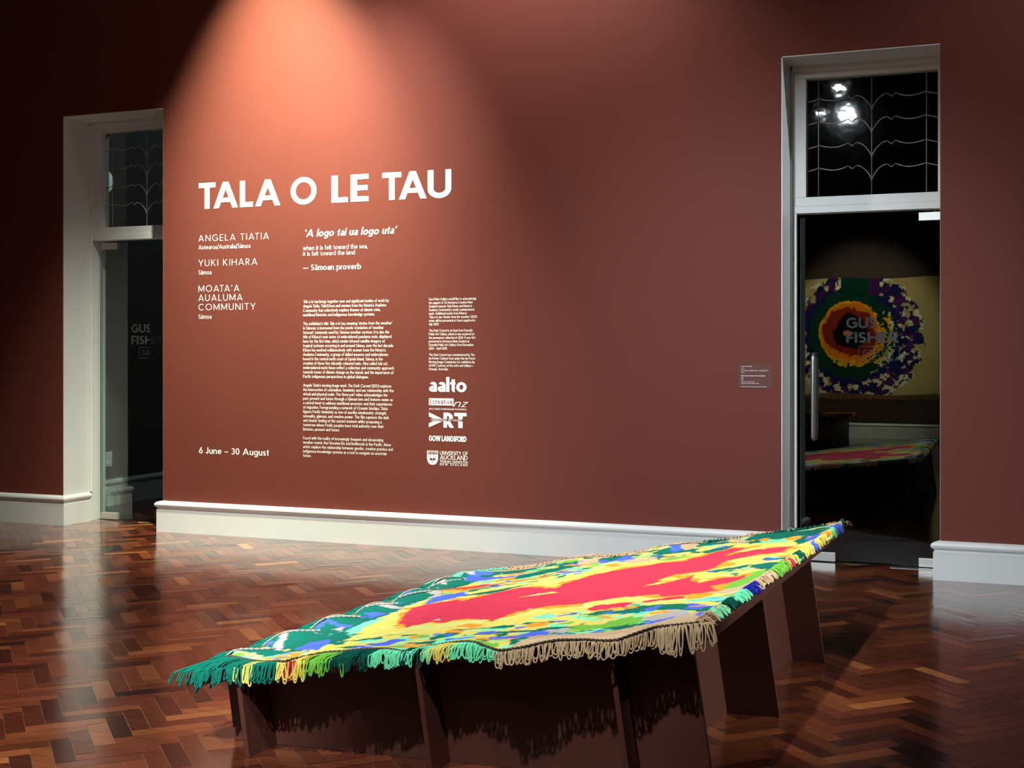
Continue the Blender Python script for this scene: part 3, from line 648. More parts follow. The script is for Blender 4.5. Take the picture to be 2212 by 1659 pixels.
art += [[(xa0, yq, zt), (xa0, yq, zt - .030), (xa1 - .022, yq, zm - .006), (xa1, yq, zm + .010)], [(xa0, yr, zb), (xa1, yr, zm - .010), (xa1 - .022, yr, zm + .006), (xa0, yr, zb + .030)], [(xa0 + .028, ys, zm - .030), (xa0 + .050, ys, zm - .026), (xa0 + .050, ys, zm + .026), (xa0 + .028, ys, zm + .030)]]
for ch, ps in put('R', end(958), zb, zt - zb, end(981) - end(958), .25, n=30): art += ps
for ch, ps in put('T', end(981.5), zb, zt - zb, XR - end(981.5), .25, n=30): art += ps
hi, lo_ = zm + .0095, zm - .0085
up = [p for p in (clipz(q, hi, True) for q in art) if len(p) > 2]; dn = [p for p in (clipz(q, lo_, False) for q in art) if len(p) > 2]
lettering('large_letters', [[('', up + dn)]], e)
lettering('crossing_line', [put('DUNEDIN PUBLIC ART GALLERY', end(931.5), zm - .0062, .0135, end(998) - end(931.5), .14, n=12)], e)
e = lettering('sponsor_logo', [put('GOW LANGSFORD', XC, .758, .040, XR - XC, .26, -.06, n=24)]); tag(e, 'condensed heavy white capitals GOW LANGSFORD between two larger logos', 'logo', GL)
e = empty('sponsor_logo'); tag(e, 'white shield crest with UNIVERSITY OF AUCKLAND lettering, lowest sponsor logo', 'logo', GL)
sx0, sx1, sz0, sz1 = end(922.5), end(946.5), .590, .690
sc = (sx0 + sx1) / 2; sw = (sx1 - sx0) / 2
def shield(k, y):
    pts = [(sc - sw * k, sz1 - (1 - k) * .05)]
    lower = []
    for i in range(9):
        q = i / 8; lower.append((sw * k * math.cos(q * math.pi / 2) ** .75, .640 - (.640 - sz0) * (1 - (1 - k) * .8) * math.sin(q * math.pi / 2) ** 1.1))
    return [(sc - sw * k, y, sz1 - (1 - k) * .05)] + [(sc - a, y, z) for a, z in lower] + [(sc + a, y, z) for a, z in lower[::-1][1:]] + [(sc + sw * k, y, sz1 - (1 - k) * .05)]
b = MB(); p = shield(1.0, -.0012); b.add(p[::1], [tuple(range(len(p)))]); s_o = b.build('shield', M['vinyl'], e)
b = MB()
p = [(sc - sw * .88, -.0016, .664), (sc + sw * .88, -.0016, .664), (sc + sw * .88, -.0016, .685), (sc - sw * .88, -.0016, .685)]; b.add(p, [(0, 1, 2, 3)])
for dx_, dz_ in ((-.022, .650), (.022, .650), (0, .607)):
    st = [(sc + dx_ + (.0055 if i % 2 == 0 else .0024) * math.sin(i * math.pi / 5), -.0016, dz_ + (.0055 if i % 2 == 0 else .0024) * math.cos(i * math.pi / 5)) for i in range(10)]
    b.add(st[::-1], [tuple(range(10))])
for sg in (-1, 1):
    p = [(sc + sg * .0015, -.0016, .620), (sc + sg * .022, -.0016, .624), (sc + sg * .022, -.0016, .640), (sc + sg * .0015, -.0016, .636)]
    b.add(p if sg > 0 else p[::-1], [(0, 1, 2, 3)])
b.build('crest_figures', M['wall'], e)
b = MB()
for i in range(3):
    cx_ = sc + (i - 1) * sw * .58; rr = .0085; k = 14
    for j in range(k):
        a0, a1 = 2 * math.pi * j / k * .86, 2 * math.pi * (j + 1) / k * .86
        P = lambda a, r_: (cx_ + r_ * 1.25 * math.cos(a), -.0019, .6745 + r_ * math.sin(a))
        b.add([P(a0, rr * .62), P(a0, rr), P(a1, rr), P(a1, rr * .62)], [(0, 1, 2, 3)])
b.build('crest_scrolls', M['vinyl'], e)
UX = end(950.5); UR = end(1010.5)
lettering('name_line', [put('UNIVERSITY OF', UX, .664, .026, UR - UX, .15, n=20), put('AUCKLAND', UX, .631, .030, UR - UX, .15, n=20)], e)
lettering('second_name_line', [put('Waipapa Taumata Rau', UX, .611, .0185, UR - UX, .13, n=14)], e)
b = mesh_of(put('NEW ZEALAND', UX, .588, .014, UR - UX, .16, .30, n=14)); b.add([(UX, -.0012, .6045), (UR, -.0012, .6045), (UR, -.0012, .6065), (UX, -.0012, .6065)], [(0, 1, 2, 3)]); b.build('country_line', M['vinyl'], e)

# caption label beside the right door
e = empty('caption_label'); tag(e, 'small translucent caption label with tiny white text beside the right door', 'label')
lx0, lx1, lz0, lz1 = -.276, -.056, 1.158, 1.312
b = MB(); b.box(lx0, -.0015, lz0, lx1, -.0003, lz1); b.build('label_film', M['plaque'], e)
k18 = 18.43
def cap(tx, r, cy, capm, w=.14, track=0.0, sl=0.0):
    zz = on_wall(1620, 770 + cy / k18)[1]; xx = on_wall(1580 + 388 / k18, 800)[0]
    return put(tx, xx, zz, capm, on_wall(1580 + r / k18, 800)[0] - xx, w, track, 10, sl, y=-.0022)
lettering('label_text', [cap('YUKI KIHARA', 815, 415, .0070, .13, .12), cap('S\u0101moa', 513, 484, .0052), cap('MOATA\u2019A AUALUMA COMMUNITY', 1485, 585, .0070, .13, .12), cap('S\u0101moa', 513, 650, .0052),
    cap('Tala o le tau: Stories from the weather', 1345, 790, .0078, .18, 0, .21), cap('Gita', 478, 865, .0062, .17), cap('2025', 480, 935, .0058), cap('Pandanus leaf, acrylic thread', 915, 1020, .0052, .15), cap('Tropical cyclone Gita, 09 February 2018', 1088, 1088, .0052, .15),
    cap('Courtesy of Yuki Kihara and Moata\u2019a Aualuma Community', 1405, 1215, .0048, .15)], e)

# ------------------------------------------------------------------ bench: a leaning egg-crate of boards under a sloping top
UZ = lambda x, y: .420 + .145 * x - .010 * (y + 4.48)     # underside of the top board
LEAN = .145
bench = empty('plinth_bench', (-.4, -3.3, 0)); tag(bench, 'low red-brown board bench with sloping top on leaning panels under the bright mat', 'bench')
bp = Vector(bench.location)
TH = .018
def rel(v): return tuple(Vector(v) - bp)
def top_of(x, y):
    z = UZ(x, y)
    for _ in range(6): z = UZ(x - LEAN * z, y)
    return (x - LEAN * z, y, z)
def panel(bot):
    b = MB(); b.hexa([rel((x, y, 0)) for x, y in bot], [rel(top_of(x, y)) for x, y in bot])
    return bevel(b.build('support_panel', M['board'], bench), .0012, 1)
def fin(x, y0, y1, k=.055): panel([(x, y0), (x + TH, y0), (x + TH + k * (y1 - y0), y1), (x + k * (y1 - y0), y1)])
def cross(x0, x1, y, k): panel([(x0, y), (x1, y + k * (x1 - x0)), (x1, y + k * (x1 - x0) + TH), (x0, y + TH)])
fin(-1.090, -4.462, -2.47); fin(-.438, -4.372, -2.27, .08); fin(.222, -4.290, -2.08, .11)
cross(-1.232, .480, -4.312, .075); cross(-1.215, .545, -3.43, .065); cross(-1.185, .590, -2.50, .065)
SLAB = [(-1.318, -4.48), (.490, -4.25), (.572, -1.85), (-1.225, -2.48)]; TT = .034
b = MB(); b.hexa([rel((x, y, UZ(x, y))) for x, y in SLAB], [rel((x, y, UZ(x, y) + TT)) for x, y in SLAB]); bevel(b.build('top_board', M['board'], bench), .002)
FRONT_Y = lambda x: -4.487 + .127 * (x + 1.318)
LEFT_X = lambda y: -1.322 + .0465 * (y + 4.48)
RIGHT_X = lambda y: .494 + .034 * (y + 4.25)
BACK_Y = lambda x: -2.475 + .350 * (x + 1.225)

# ------------------------------------------------------------------ embroidered mat on the bench
C_ = dict(red=srgb(222, 56, 78), orange=srgb(250, 158, 44), yellow=srgb(238, 212, 98), mint=srgb(128, 240, 180), teal=srgb(10, 112, 90), blue=srgb(84, 110, 226), lime=srgb(122, 188, 64), beige=srgb(214, 178, 136), cream=srgb(192, 178, 168), dgreen=srgb(8, 84, 70), crimson=srgb(184, 34, 58), navy=srgb(34, 40, 150), grey=srgb(190, 180, 180))
def vnoise(x, y, sc, seed):
    r = np.random.default_rng(seed); T = r.random((64, 64))
    u, v = x * sc + 1000, y * sc + 1000
    i, j = np.floor(u).astype(int), np.floor(v).astype(int); fu, fv = u - i, v - j
    fu = fu * fu * (3 - 2 * fu); fv = fv * fv * (3 - 2 * fv)
    g = lambda a, c: T[a % 64, c % 64]
    return (g(i, j) * (1 - fu) + g(i + 1, j) * fu) * (1 - fv) + (g(i, j + 1) * (1 - fu) + g(i + 1, j + 1) * fu) * fv
def fbm(x, y, sc, seed): return .55 * vnoise(x, y, sc, seed) + .3 * vnoise(x, y, sc * 2.1, seed + 1) + .15 * vnoise(x, y, sc * 4.3, seed + 2)
def inside(x, y, poly):
    c = np.zeros(x.shape, bool); n = len(poly)
    for i in range(n):
        x0, y0 = poly[i]; x1, y1 = poly[(i + 1) % n]
        if y0 == y1: continue
        k = ((y0 > y) != (y1 > y)) & (x < (x1 - x0) * (y - y0) / (y1 - y0) + x0); c ^= k
    return c
def pdist(x, y, poly):
    d = np.full(x.shape, 9.0); n = len(poly)
    for i in range(n):
        x0, y0 = poly[i]; x1, y1 = poly[(i + 1) % n]; ex, ey = x1 - x0, y1 - y0
        t_ = np.clip(((x - x0) * ex + (y - y0) * ey) / max(1e-9, ex * ex + ey * ey), 0, 1)
        d = np.minimum(d, np.hypot(x - x0 - ex * t_, y - y0 - ey * t_))
    return d
mp_ = lambda pts: [tuple(on_mat(px, py).xy) for px, py in pts]
MA, MB_, MC, MD = Vector((-1.255, -4.43)), Vector((.462, -4.25)), Vector((.60, -1.66)), Vector((-1.13, -2.42))
def matpt(u, v):   # u along the front edge, v towards the wall
    return (MA * (1 - u) + MB_ * u) * (1 - v) + (MD * (1 - u) + MC * u) * v
RED = [(862, 1341), (879, 1324), (893, 1313), (936, 1304), (987, 1297), (1008, 1297), (1074, 1280), (1122, 1271), (1150, 1268), (1177, 1272), (1206, 1270), (1225, 1259), (1253, 1252), (1272, 1245), (1307, 1238), (1339, 1231), (1388, 1223), (1442, 1216), (1468, 1214), (1517, 1202), (1558, 1192), (1582, 1184), (1617, 1184), (1585, 1194), (1563, 1203), (1598, 1195), (1639, 1187), (1680, 1181), (1709, 1179), (1690, 1192), (1639, 1199), (1571, 1211), (1552, 1222), (1517, 1234), (1463, 1241), (1436, 1248), (1419, 1258), (1389, 1267), (1430, 1262), (1474, 1252), (1495, 1244), (1490, 1255), (1512, 1259), (1558, 1248), (1598, 1246), (1617, 1241), (1601, 1252), (1571, 1260), (1533, 1268), (1560, 1272), (1539, 1276), (1490, 1284), (1436, 1290), (1411, 1287), (1361, 1288), (1280, 1299), (1253, 1305), (1198, 1310), (1144, 1318), (1103, 1326), (1076, 1337), (1063, 1343), (1052, 1337), (981, 1341), (954, 1347), (927, 1345), (900, 1351), (879, 1355), (864, 1347)]
RED2 = [[(1266, 1316), (1293, 1310), (1347, 1302), (1366, 1303), (1358, 1310), (1307, 1317), (1280, 1320)], [(1385, 1299), (1483, 1287), (1479, 1294), (1390, 1303)]]
PATCH = [
 ('teal', [(555, 1419), (590, 1398), (620, 1378), (713, 1374), (748, 1360), (768, 1376), (726, 1390), (685, 1400), (631, 1411), (577, 1421)]),
 ('blue', [(642, 1402), (664, 1392), (710, 1383), (699, 1404), (680, 1407), (647, 1406)]), ('blue', [(642, 1413), (666, 1408), (658, 1415)]),
 ('cream', [(590, 1403), (607, 1387), (627, 1384), (612, 1404), (599, 1411)]), ('yellow', [(604, 1409), (627, 1402), (615, 1411)]),
 ('teal', [(640, 1378), (700, 1362), (752, 1352), (790, 1336), (806, 1336), (780, 1350), (758, 1360), (720, 1372)]),
 ('blue', [(700, 1355), (755, 1354), (745, 1360), (715, 1360)]), ('cream', [(713, 1364), (732, 1359), (730, 1370)]),
 ('mint', [(745, 1364), (800, 1340), (850, 1330), (800, 1350), (760, 1372)]),
 ('beige', [(1075, 1399), (1170, 1374), (1300, 1364), (1440, 1340), (1505, 1325), (1500, 1350), (1440, 1362), (1330, 1380), (1260, 1384), (1190, 1392), (1110, 1402)]),
 ('lime', [(1225, 1362), (1250, 1351), (1307, 1345), (1361, 1333), (1391, 1335), (1385, 1345), (1307, 1354), (1253, 1360)]),
 ('cream', [(1388, 1335), (1470, 1318), (1491, 1321), (1483, 1335), (1415, 1346)]), ('cream', [(1166, 1364), (1190, 1355), (1232, 1356), (1218, 1366), (1190, 1368)]),
 ('teal', [(1198, 1326), (1253, 1328), (1334, 1320), (1402, 1307), (1470, 1305), (1491, 1316), (1442, 1318), (1361, 1321), (1280, 1331)]),
 ('teal', [(1334, 1322), (1361, 1313), (1400, 1312), (1385, 1322), (1350, 1326)]),
 ('blue', [(1052, 1382), (1117, 1375), (1158, 1364), (1193, 1367), (1171, 1374), (1117, 1381), (1063, 1386)]),
 ('teal', [(924, 1379), (968, 1367), (1003, 1367), (981, 1373), (941, 1381)]), ('blue', [(955, 1371), (985, 1368), (970, 1374)]),
 ('teal', [(1152, 1359), (1212, 1350), (1242, 1354), (1220, 1356), (1171, 1362)]), ('teal', [(1063, 1376), (1100, 1372), (1075, 1382)]),
 ('orange', [(984, 1354), (1014, 1347), (1036, 1348), (1041, 1356), (1014, 1360)]), ('orange', [(1125, 1356), (1144, 1347), (1190, 1344), (1171, 1354), (1144, 1358)]),
 ('blue', [(1296, 1326), (1330, 1321), (1318, 1328)]), ('blue', [(1392, 1316), (1430, 1308), (1420, 1318), (1400, 1319)]), ('blue', [(1398, 1347), (1460, 1334), (1452, 1340), (1410, 1348)]),
 ('mint', [(1140, 1338), (1180, 1328), (1200, 1332), (1170, 1340)]), ('mint', [(1222, 1333), (1260, 1330), (1250, 1338)]),
 ('mint', [(1471, 1302), (1517, 1294), (1568, 1287), (1566, 1295), (1528, 1302)]), ('blue', [(1510, 1296), (1560, 1288), (1555, 1291)]),
 ('orange', [(1480, 1294), (1500, 1280), (1548, 1278), (1530, 1288), (1490, 1298)]),
 ('lime', [(1566, 1268), (1587, 1254), (1636, 1241), (1647, 1246), (1620, 1260), (1593, 1270)]), ('lime', [(1620, 1240), (1660, 1232), (1645, 1248)]),
 ('teal', [(1620, 1227), (1661, 1217), (1701, 1216), (1699, 1227), (1653, 1236)]), ('teal', [(1525, 1235), (1571, 1228), (1630, 1219), (1600, 1230), (1540, 1239)]), ('blue', [(1528, 1234), (1552, 1231), (1540, 1237)]),
 ('teal', [(1580, 1240), (1605, 1238), (1590, 1245)]), ('blue', [(1690, 1207), (1720, 1197), (1728, 1205), (1700, 1212)]), ('teal', [(1650, 1213), (1700, 1202), (1690, 1210)]),
 ('orange', [(1450, 1248), (1490, 1243), (1470, 1252)]), ('orange', [(1482, 1254), (1512, 1248), (1505, 1257)]), ('orange', [(1530, 1222), (1570, 1216), (1550, 1224)]),
 ('beige', [(1530, 1279), (1600, 1266), (1640, 1246), (1625, 1262), (1580, 1278)]),
 ('red', [(941, 1278), (992, 1273), (1036, 1265), (1117, 1256), (1198, 1238), (1253, 1229), (1171, 1245), (1063, 1265), (995, 1277)]),
 ('orange', [(930, 1282), (990, 1276), (1060, 1265), (1000, 1280)]), ('blue', [(1000, 1252), (1117, 1244), (1193, 1229), (1144, 1242), (1010, 1259)]),
 ('teal', [(1117, 1245), (1190, 1230), (1260, 1222), (1180, 1240), (1120, 1250)]), ('teal', [(985, 1290), (1060, 1276), (1160, 1260), (1060, 1282)]),
 ('blue', [(940, 1290), (1000, 1280), (1010, 1286), (960, 1298), (915, 1308)]), ('cream', [(912, 1288), (955, 1279), (945, 1290), (930, 1294)]), ('teal', [(860, 1312), (905, 1282), (935, 1288), (905, 1302)]), ('teal', [(955, 1270), (985, 1254), (1020, 1262), (985, 1270)]),
 ('blue', [(1290, 1214), (1350, 1196), (1372, 1208), (1330, 1212), (1305, 1218)]), ('teal', [(1300, 1210), (1340, 1197), (1352, 1200), (1320, 1212)]), ('beige', [(1240, 1220), (1300, 1205), (1290, 1214)]), ('beige', [(1352, 1212), (1415, 1203), (1408, 1212), (1370, 1218)]),
 ('teal', [(1407, 1196), (1455, 1187), (1475, 1190), (1428, 1199)]), ('teal', [(1418, 1205), (1428, 1203), (1426, 1212)]), ('lime', [(1425, 1210), (1460, 1203), (1500, 1200), (1480, 1206), (1440, 1213)]), ('beige', [(1470, 1186), (1512, 1174), (1502, 1186), (1480, 1190)]),
 ('teal', [(1511, 1173), (1555, 1175), (1530, 1180), (1506, 1184)]), ('blue', [(1446, 1184), (1465, 1181), (1473, 1189), (1452, 1195)]), ('teal', [(1518, 1193), (1560, 1183), (1590, 1179), (1560, 1190), (1530, 1196)]), ('blue', [(1530, 1188), (1572, 1180), (1560, 1186)]),
 ('teal', [(1615, 1176), (1632, 1163), (1640, 1172)]), ('beige', [(1570, 1176), (1612, 1167), (1612, 1172)]), ('mint', [(1635, 1170), (1690, 1160), (1700, 1166), (1650, 1174)]),
 ('teal', [(1655, 1164), (1707, 1151), (1761, 1146), (1778, 1149), (1761, 1160), (1720, 1158), (1680, 1165)]), ('blue', [(1735, 1165), (1775, 1154), (1770, 1163), (1745, 1170)]), ('teal', [(1715, 1168), (1740, 1158), (1745, 1170), (1720, 1176)]), ('beige', [(1775, 1150), (1838, 1136), (1815, 1148), (1785, 1158)]), ('orange', [(1640, 1167), (1662, 1164), (1655, 1170)]),
]
def pick(ids, names): return np.array([C_[n] for n in names], np.float32)[ids]
NAMES = ['yellow', 'orange', 'red', 'teal', 'blue', 'mint', 'lime', 'beige', 'cream']
def mat_pattern(x, y, u, v):
    jx = (vnoise(x, y, 60, 5) - .5) * .016 + (fbm(x, y, 14, 15) - .5) * .03
    jy = (vnoise(x, y, 45, 6) - .5) * .030 + (fbm(x, y, 9, 25) - .5) * .08
    X, Y = x + jx, y + jy
    red = mp_(RED); inr = inside(X, Y, red); d = pdist(x, y, red)
    ids = np.zeros(x.shape, int)
    N = lambda sc, seed: fbm(x * .75, y * 1.15, sc, seed)
    n1, n2, n3 = N(6, 31), N(13, 41), N(15, 51)
    dl, dr, df, db = u * 1.75, (1 - u) * 1.75, v * 2.5, (1 - v) * 2.5
    edge = np.minimum(np.minimum(dl, dr), np.minimum(df, db)); near = np.exp(-edge / .16)
    far = d > .07 + .16 * n1
    ids[far & (n2 > .635 - .16 * near)] = 3
    ids[far & (n3 > .645 - .10 * near)] = 5
    ids[far & (N(12, 61) > .70 - .10 * near)] = 4
    ids[far & (N(11, 95) > .67)] = 1
    ids[far & (N(10, 71) > .72 - .08 * near) & (db < .5)] = 7
    ids[far & (N(11, 81) > .74 - .08 * near)] = 6
    ids[(dl < .13 + .07 * n1) & (v > .05)] = 3
    ids[(dl < .15) & (N(10, 111) > .60)] = 4
    ids[(dl < .17) & (N(12, 121) > .64)] = 8
    ids[(db < .10 + .05 * n3) & (n2 > .45)] = 3
    ids[(db < .05) & (N(9, 131) > .45)] = 7
    ids[(d < .010 + .085 * np.clip(n3 - .40, 0, 1) * 2)] = 1
    ids[(df < .05) & (u < .42) & (u > .06)] = 0
    ids[(df < .035 + .03 * n3) & (u > .2) & (u < .5)] = 5
    for nm, pts in PATCH:
        ids[inside(X, Y, mp_(pts))] = NAMES.index(nm)
    ids[inr] = 2
    for q in RED2: ids[inside(X, Y, mp_(q))] = 2
    for q in ([(1175, 1280), (1195, 1277), (1203, 1281), (1185, 1284), (1120, 1292)], [(932, 1342), (945, 1338), (950, 1342)]):
        ids[inside(X, Y, mp_(q))] = 0 if q[0][0] > 1000 else 8
    return ids
SEAM = [(-1.25, -4.33), (-1.1, -4.37), (-.95, -4.45), (-.90, -4.43), (-.85, -4.33), (-.74, -4.28), (-.60, -4.33), (-.53, -4.37), (-.48, -4.29), (-.38, -4.295), (-.25, -4.36), (-.18, -4.38), (-.1, -4.365), (0, -4.335), (.1, -4.32), (.2, -4.325), (.3, -4.285), (.38, -4.255), (.46, -4.225)]
_sx = np.linspace(-1.3, .5, 400); _sy = np.interp(_sx, [p[0] for p in SEAM], [p[1] for p in SEAM])
_k = np.exp(-np.linspace(-2, 2, 15) ** 2); _k /= _k.sum(); _sy = np.convolve(np.pad(_sy, 7, mode='edge'), _k, mode='valid')
def seam_shift(x, v):
    base = MA.y + (MB_.y - MA.y) * (x - MA.x) / (MB_.x - MA.x)
    return (np.interp(x, _sx, _sy) - base) * np.exp(-(v * 2.4 / .13) ** 2)
def mat_z(x, y, u, v):
    """height of the woven surface: lies on the board, ripples and lifts at its edges"""
    z = .420 + .145 * x - .010 * (y + 4.48) + TT + .0155
    dl = u * 1.75; dr = (1 - u) * 1.75; df = v * 2.4; db = (1 - v) * 2.4
    z = z + .030 * np.abs(np.sin((v * 2.35 + .06) * math.pi / .38)) * np.exp(-(dl / .10) ** 2) * (v < .98)
    z = z + .007 * (.5 + .5 * np.sin(u * 1.75 * 2 * math.pi / .31 + 1.0)) * np.exp(-(df / .10) ** 2)
    z = z + .016 * (.5 + .5 * np.sin(u * 1.75 * 2 * math.pi / .42 + .4)) * np.exp(-(db / .09) ** 2)
    z = z - .55 * np.clip(-4.487 + .127 * (x + 1.318) - y, 0, 1)
    z = z + .004 * np.sin(x * 9 + y * 5) * np.exp(-(np.minimum(np.minimum(dl, dr), np.minimum(df, db)) / .3) ** 2)
    return z
M['yarn'] = attr_mat('embroidered_yarn', stripes=(70, 320), bump=.6)
def colored(o, cols, domain='POINT'):
    ca = o.data.color_attributes.new('Col', 'FLOAT_COLOR', domain); ca.data.foreach_set('color', np.asarray(cols, np.float32).ravel())
mat_o = empty('embroidered_mat', (-.4, -3.3, 0)); tag(mat_o, 'fringed mat with a large red streak in yellow and green yarn on the bench', 'mat')
mo = Vector(mat_o.location)
def build_mat():
    nu, nv = 360, 300
    u, v = np.meshgrid(np.linspace(0, 1, nu), np.linspace(0, 1, nv), indexing='xy')
    wob = lambda a, s: .012 * np.sin(a * 23 + s) + .008 * np.sin(a * 51 + 2 * s)
    P = [(MA[i] * (1 - u) + MB_[i] * u) * (1 - v) + (MD[i] * (1 - u) + MC[i] * u) * v for i in (0, 1)]
    x = P[0] + wob(v, 1.) * (1 - u) ** 8 + wob(v, 2.) * u ** 8; y = P[1] + wob(u, 4.) * v ** 8
    y = y + seam_shift(x, v)
    z = mat_z(x, y, u, v)
    ids = mat_pattern(x, y, u, v)
    cols = pick(ids.ravel(), NAMES)
    pale = np.array(srgb(206, 226, 140), np.float32)[None]; ky = ((ids == 0).ravel() * np.clip((fbm(x * .6, y * 1.3, 16, 17).ravel() - .5) * 3, 0, .6))[:, None]; cols = cols * (1 - ky) + pale * ky
    k = 1 + .30 * (fbm(x * .35, y * 1.6, 60, 7).ravel() - .5); cols = cols * k[:, None]; cols[:, 3] = 1
    top = np.stack([x.ravel(), y.ravel(), z.ravel()], 1) - np.array(mo)
    bot = top.copy(); bot[:, 2] -= .009
    n = nu * nv
    idx = np.arange(n).reshape(nv, nu)
    a, b_, c, d = idx[:-1, :-1].ravel(), idx[:-1, 1:].ravel(), idx[1:, 1:].ravel(), idx[1:, :-1].ravel()
    faces = np.stack([a, b_, c, d], 1).tolist()
    rim = list(idx[0, :]) + list(idx[1:, -1]) + list(idx[-1, -2::-1]) + list(idx[-2:0, 0])
    rb = {int(i): n + k2 for k2, i in enumerate(rim)}
    vb = bot[[int(i) for i in rim]]
    for q in range(len(rim)):
        i, j = int(rim[q]), int(rim[(q + 1) % len(rim)]); faces.append([i, rb[i], rb[j], j])
    o = obj('woven_ground', np.vstack([top, vb]).tolist(), faces, M['yarn'], mat_o, smooth=True)
    colored(o, np.vstack([cols, cols[[int(i) for i in rim]]]))
build_mat()
def mpos(u, v):
    p = matpt(u, v); p.y += float(seam_shift(p.x, v)); z = float(mat_z(np.array(p.x), np.array(p.y), np.array(u), np.array(v)))
    return Vector((p.x, p.y, z))
YARN = {}
def yarn_mat(n):
    if n not in YARN: YARN[n] = mat('yarn_' + n, C_[n], .9, var=.18, vscale=60, bump=.4, bscale=900, spec=.15)
    return YARN[n]
def loop(b, p, out, side, L, w, drop, r, lift, over, hug=.8):
    """one yarn loop rooted at p, running out along 'out' for L; it lies on the board and falls once past the board's outline"""
    n = 9; pts = []
    sk = random.gauss(0, .16)
    base = lambda q: UZ(q.x, q.y) + TT + .0065
    o0 = max(0.0, over(p)); up = max(0.0, p.z - base(p))
    for i in range(2 * n + 1):
        q = i / (2 * n); s = math.sin(q * math.pi); s = 1 - (1 - s) ** 1.25
        dist = L * s
        pos = p + out * dist + side * (w * (q - .5) * (1 + 1.1 * s)) + side * sk * dist
        ov = over(pos)
        z = p.z + base(pos) - base(p) - up * s + lift * math.sin(min(1, s) * math.pi)
        if ov <= 0: z = max(z, base(pos))
        else: z -= drop * max(0, ov - o0); pos = pos - out * (hug * max(0, ov - o0))
        pts.append((pos.x - mo.x, pos.y - mo.y, z - mo.z + random.uniform(0, .002)))
    b.tube(pts, r, 5, cap=False)
def u_at(px):      # front edge parameter for a photo column
    lo, hi = -.1, 1.1
    for _ in range(30):
        m_ = (lo + hi) / 2; p = mpos(m_, 0); d = p - O
        s, c = math.sin(YAW), math.cos(YAW); X = d.x * c + d.y * s; Z = -d.x * s + d.y * c
        if 1106 + F_PX * X / Z < px: lo = m_
        else: hi = m_
    return lo
FRONT = [('teal', 470, 556), ('yellow', 556, 572), ('teal', 572, 602), ('yellow', 602, 620), ('crimson', 620, 640), ('yellow', 640, 672), ('orange', 672, 692), ('lime', 692, 772), ('dgreen', 772, 832), ('mint', 832, 912), ('dgreen', 912, 936), ('mint', 936, 962), ('yellow', 962, 998), ('mint', 998, 1074), ('beige', 1074, 1240), ('beige', 1240, 1400), ('beige', 1400, 1560)]
for col_, a, c in FRONT:
    u0, u1 = max(-.005, u_at(a)), min(1.004, u_at(c)); b = MB()
    cnt = max(3, int((u1 - u0) * 1.75 / (.0052 if a < 1074 else .0066)))
    for i in range(cnt):
        u = u0 + (u1 - u0) * (i + random.random()) / cnt
        p = mpos(min(1, max(0, u)), 0); p.z -= .004
        gap = max(0.0, p.y - FRONT_Y(p.x))
        L = gap + (random.uniform(.042, .060) if a < 700 else random.uniform(.026, .046) if a < 1074 else random.uniform(.034, .056))
        out = Vector((-.30 if a < 1000 else -.14, -1, 0)) + Vector((random.gauss(0, .10), 0, 0))
        if u > .93: out = Vector(((u - .93) * 8, -1, 0)) + Vector((random.gauss(0, .1), 0, 0)); L = gap + random.uniform(.05, .08)
        out.normalize()
        loop(b, p, out, Vector((1, 0, 0)), L, random.uniform(.009, .018) if a < 1074 else random.uniform(.010, .024), 1.05, .0027 if a < 1074 else .0027, random.uniform(.002, .012), lambda q: FRONT_Y(q.x) - q.y)
    o = b.build('yarn_fringe', yarn_mat(col_), mat_o, smooth=True); tag(o, col_.replace('dgreen', 'dark green') + ' yarn fringe', kind='stuff')
# left edge, back edge and right edge fringes
LEFT = [('teal', 0, .30), ('teal', .30, .62), ('teal', .62, .86), ('mint', .86, 1.0)]
for col_, a, c in LEFT:
    b = MB(); cnt = int((c - a) * 2.2 / .0075)
    for i in range(cnt):
        v = a + (c - a) * (i + random.random()) / cnt; p = mpos(0, v); p.z -= .003
        out = Vector((-1, random.gauss(.1, .25), 0)).normalized()
        k_ = 1.5 if v < .06 else 1; loop(b, p, out, Vector((0, 1, 0)), random.uniform(.06, .12) * k_, random.uniform(.010, .02), .9, .0026, .010, lambda q: max(LEFT_X(q.y) - q.x, FRONT_Y(q.x) - q.y), .4)
    o = b.build('yarn_fringe', yarn_mat(col_), mat_o, smooth=True); tag(o, kind='stuff')
BACK = [('mint', 0, .09), ('beige', .09, .40), ('beige', .40, .62), ('teal', .62, .68), ('beige', .68, .80), ('teal', .80, .94), ('beige', .94, 1.0)]
for col_, a, c in BACK:
    b = MB(); cnt = int((c - a) * 1.9 / .0085)
    for i in range(cnt):
        u = a + (c - a) * (i + random.random()) / cnt; p = mpos(u, 1); p.z -= .001
        out = Vector((random.gauss(.05, .3), 1, 0)).normalized()
        loop(b, p, out, Vector((1, 0, 0)), random.uniform(.05, .10), random.uniform(.012, .026), .10, .0024, random.uniform(.006, .020), lambda q: q.y - BACK_Y(q.x), .1)
    o = b.build('yarn_fringe', yarn_mat(col_), mat_o, smooth=True); tag(o, kind='stuff')
RIGHT = [('beige', 0, .10), ('mint', .055, .10), ('dgreen', .12, .16), ('mint', .16, .22), ('navy', .22, .27), ('beige', .27, .38), ('lime', .38, .47), ('red', .47, .50), ('yellow', .49, .54), ('dgreen', .54, .60), ('yellow', .60, .68), ('blue', .68, .71), ('yellow', .71, .80), ('orange', .80, .84), ('yellow', .84, .88), ('mint', .875, .905), ('blue', .90, .95), ('beige', .95, .98), ('dgreen', .97, 1.0)]
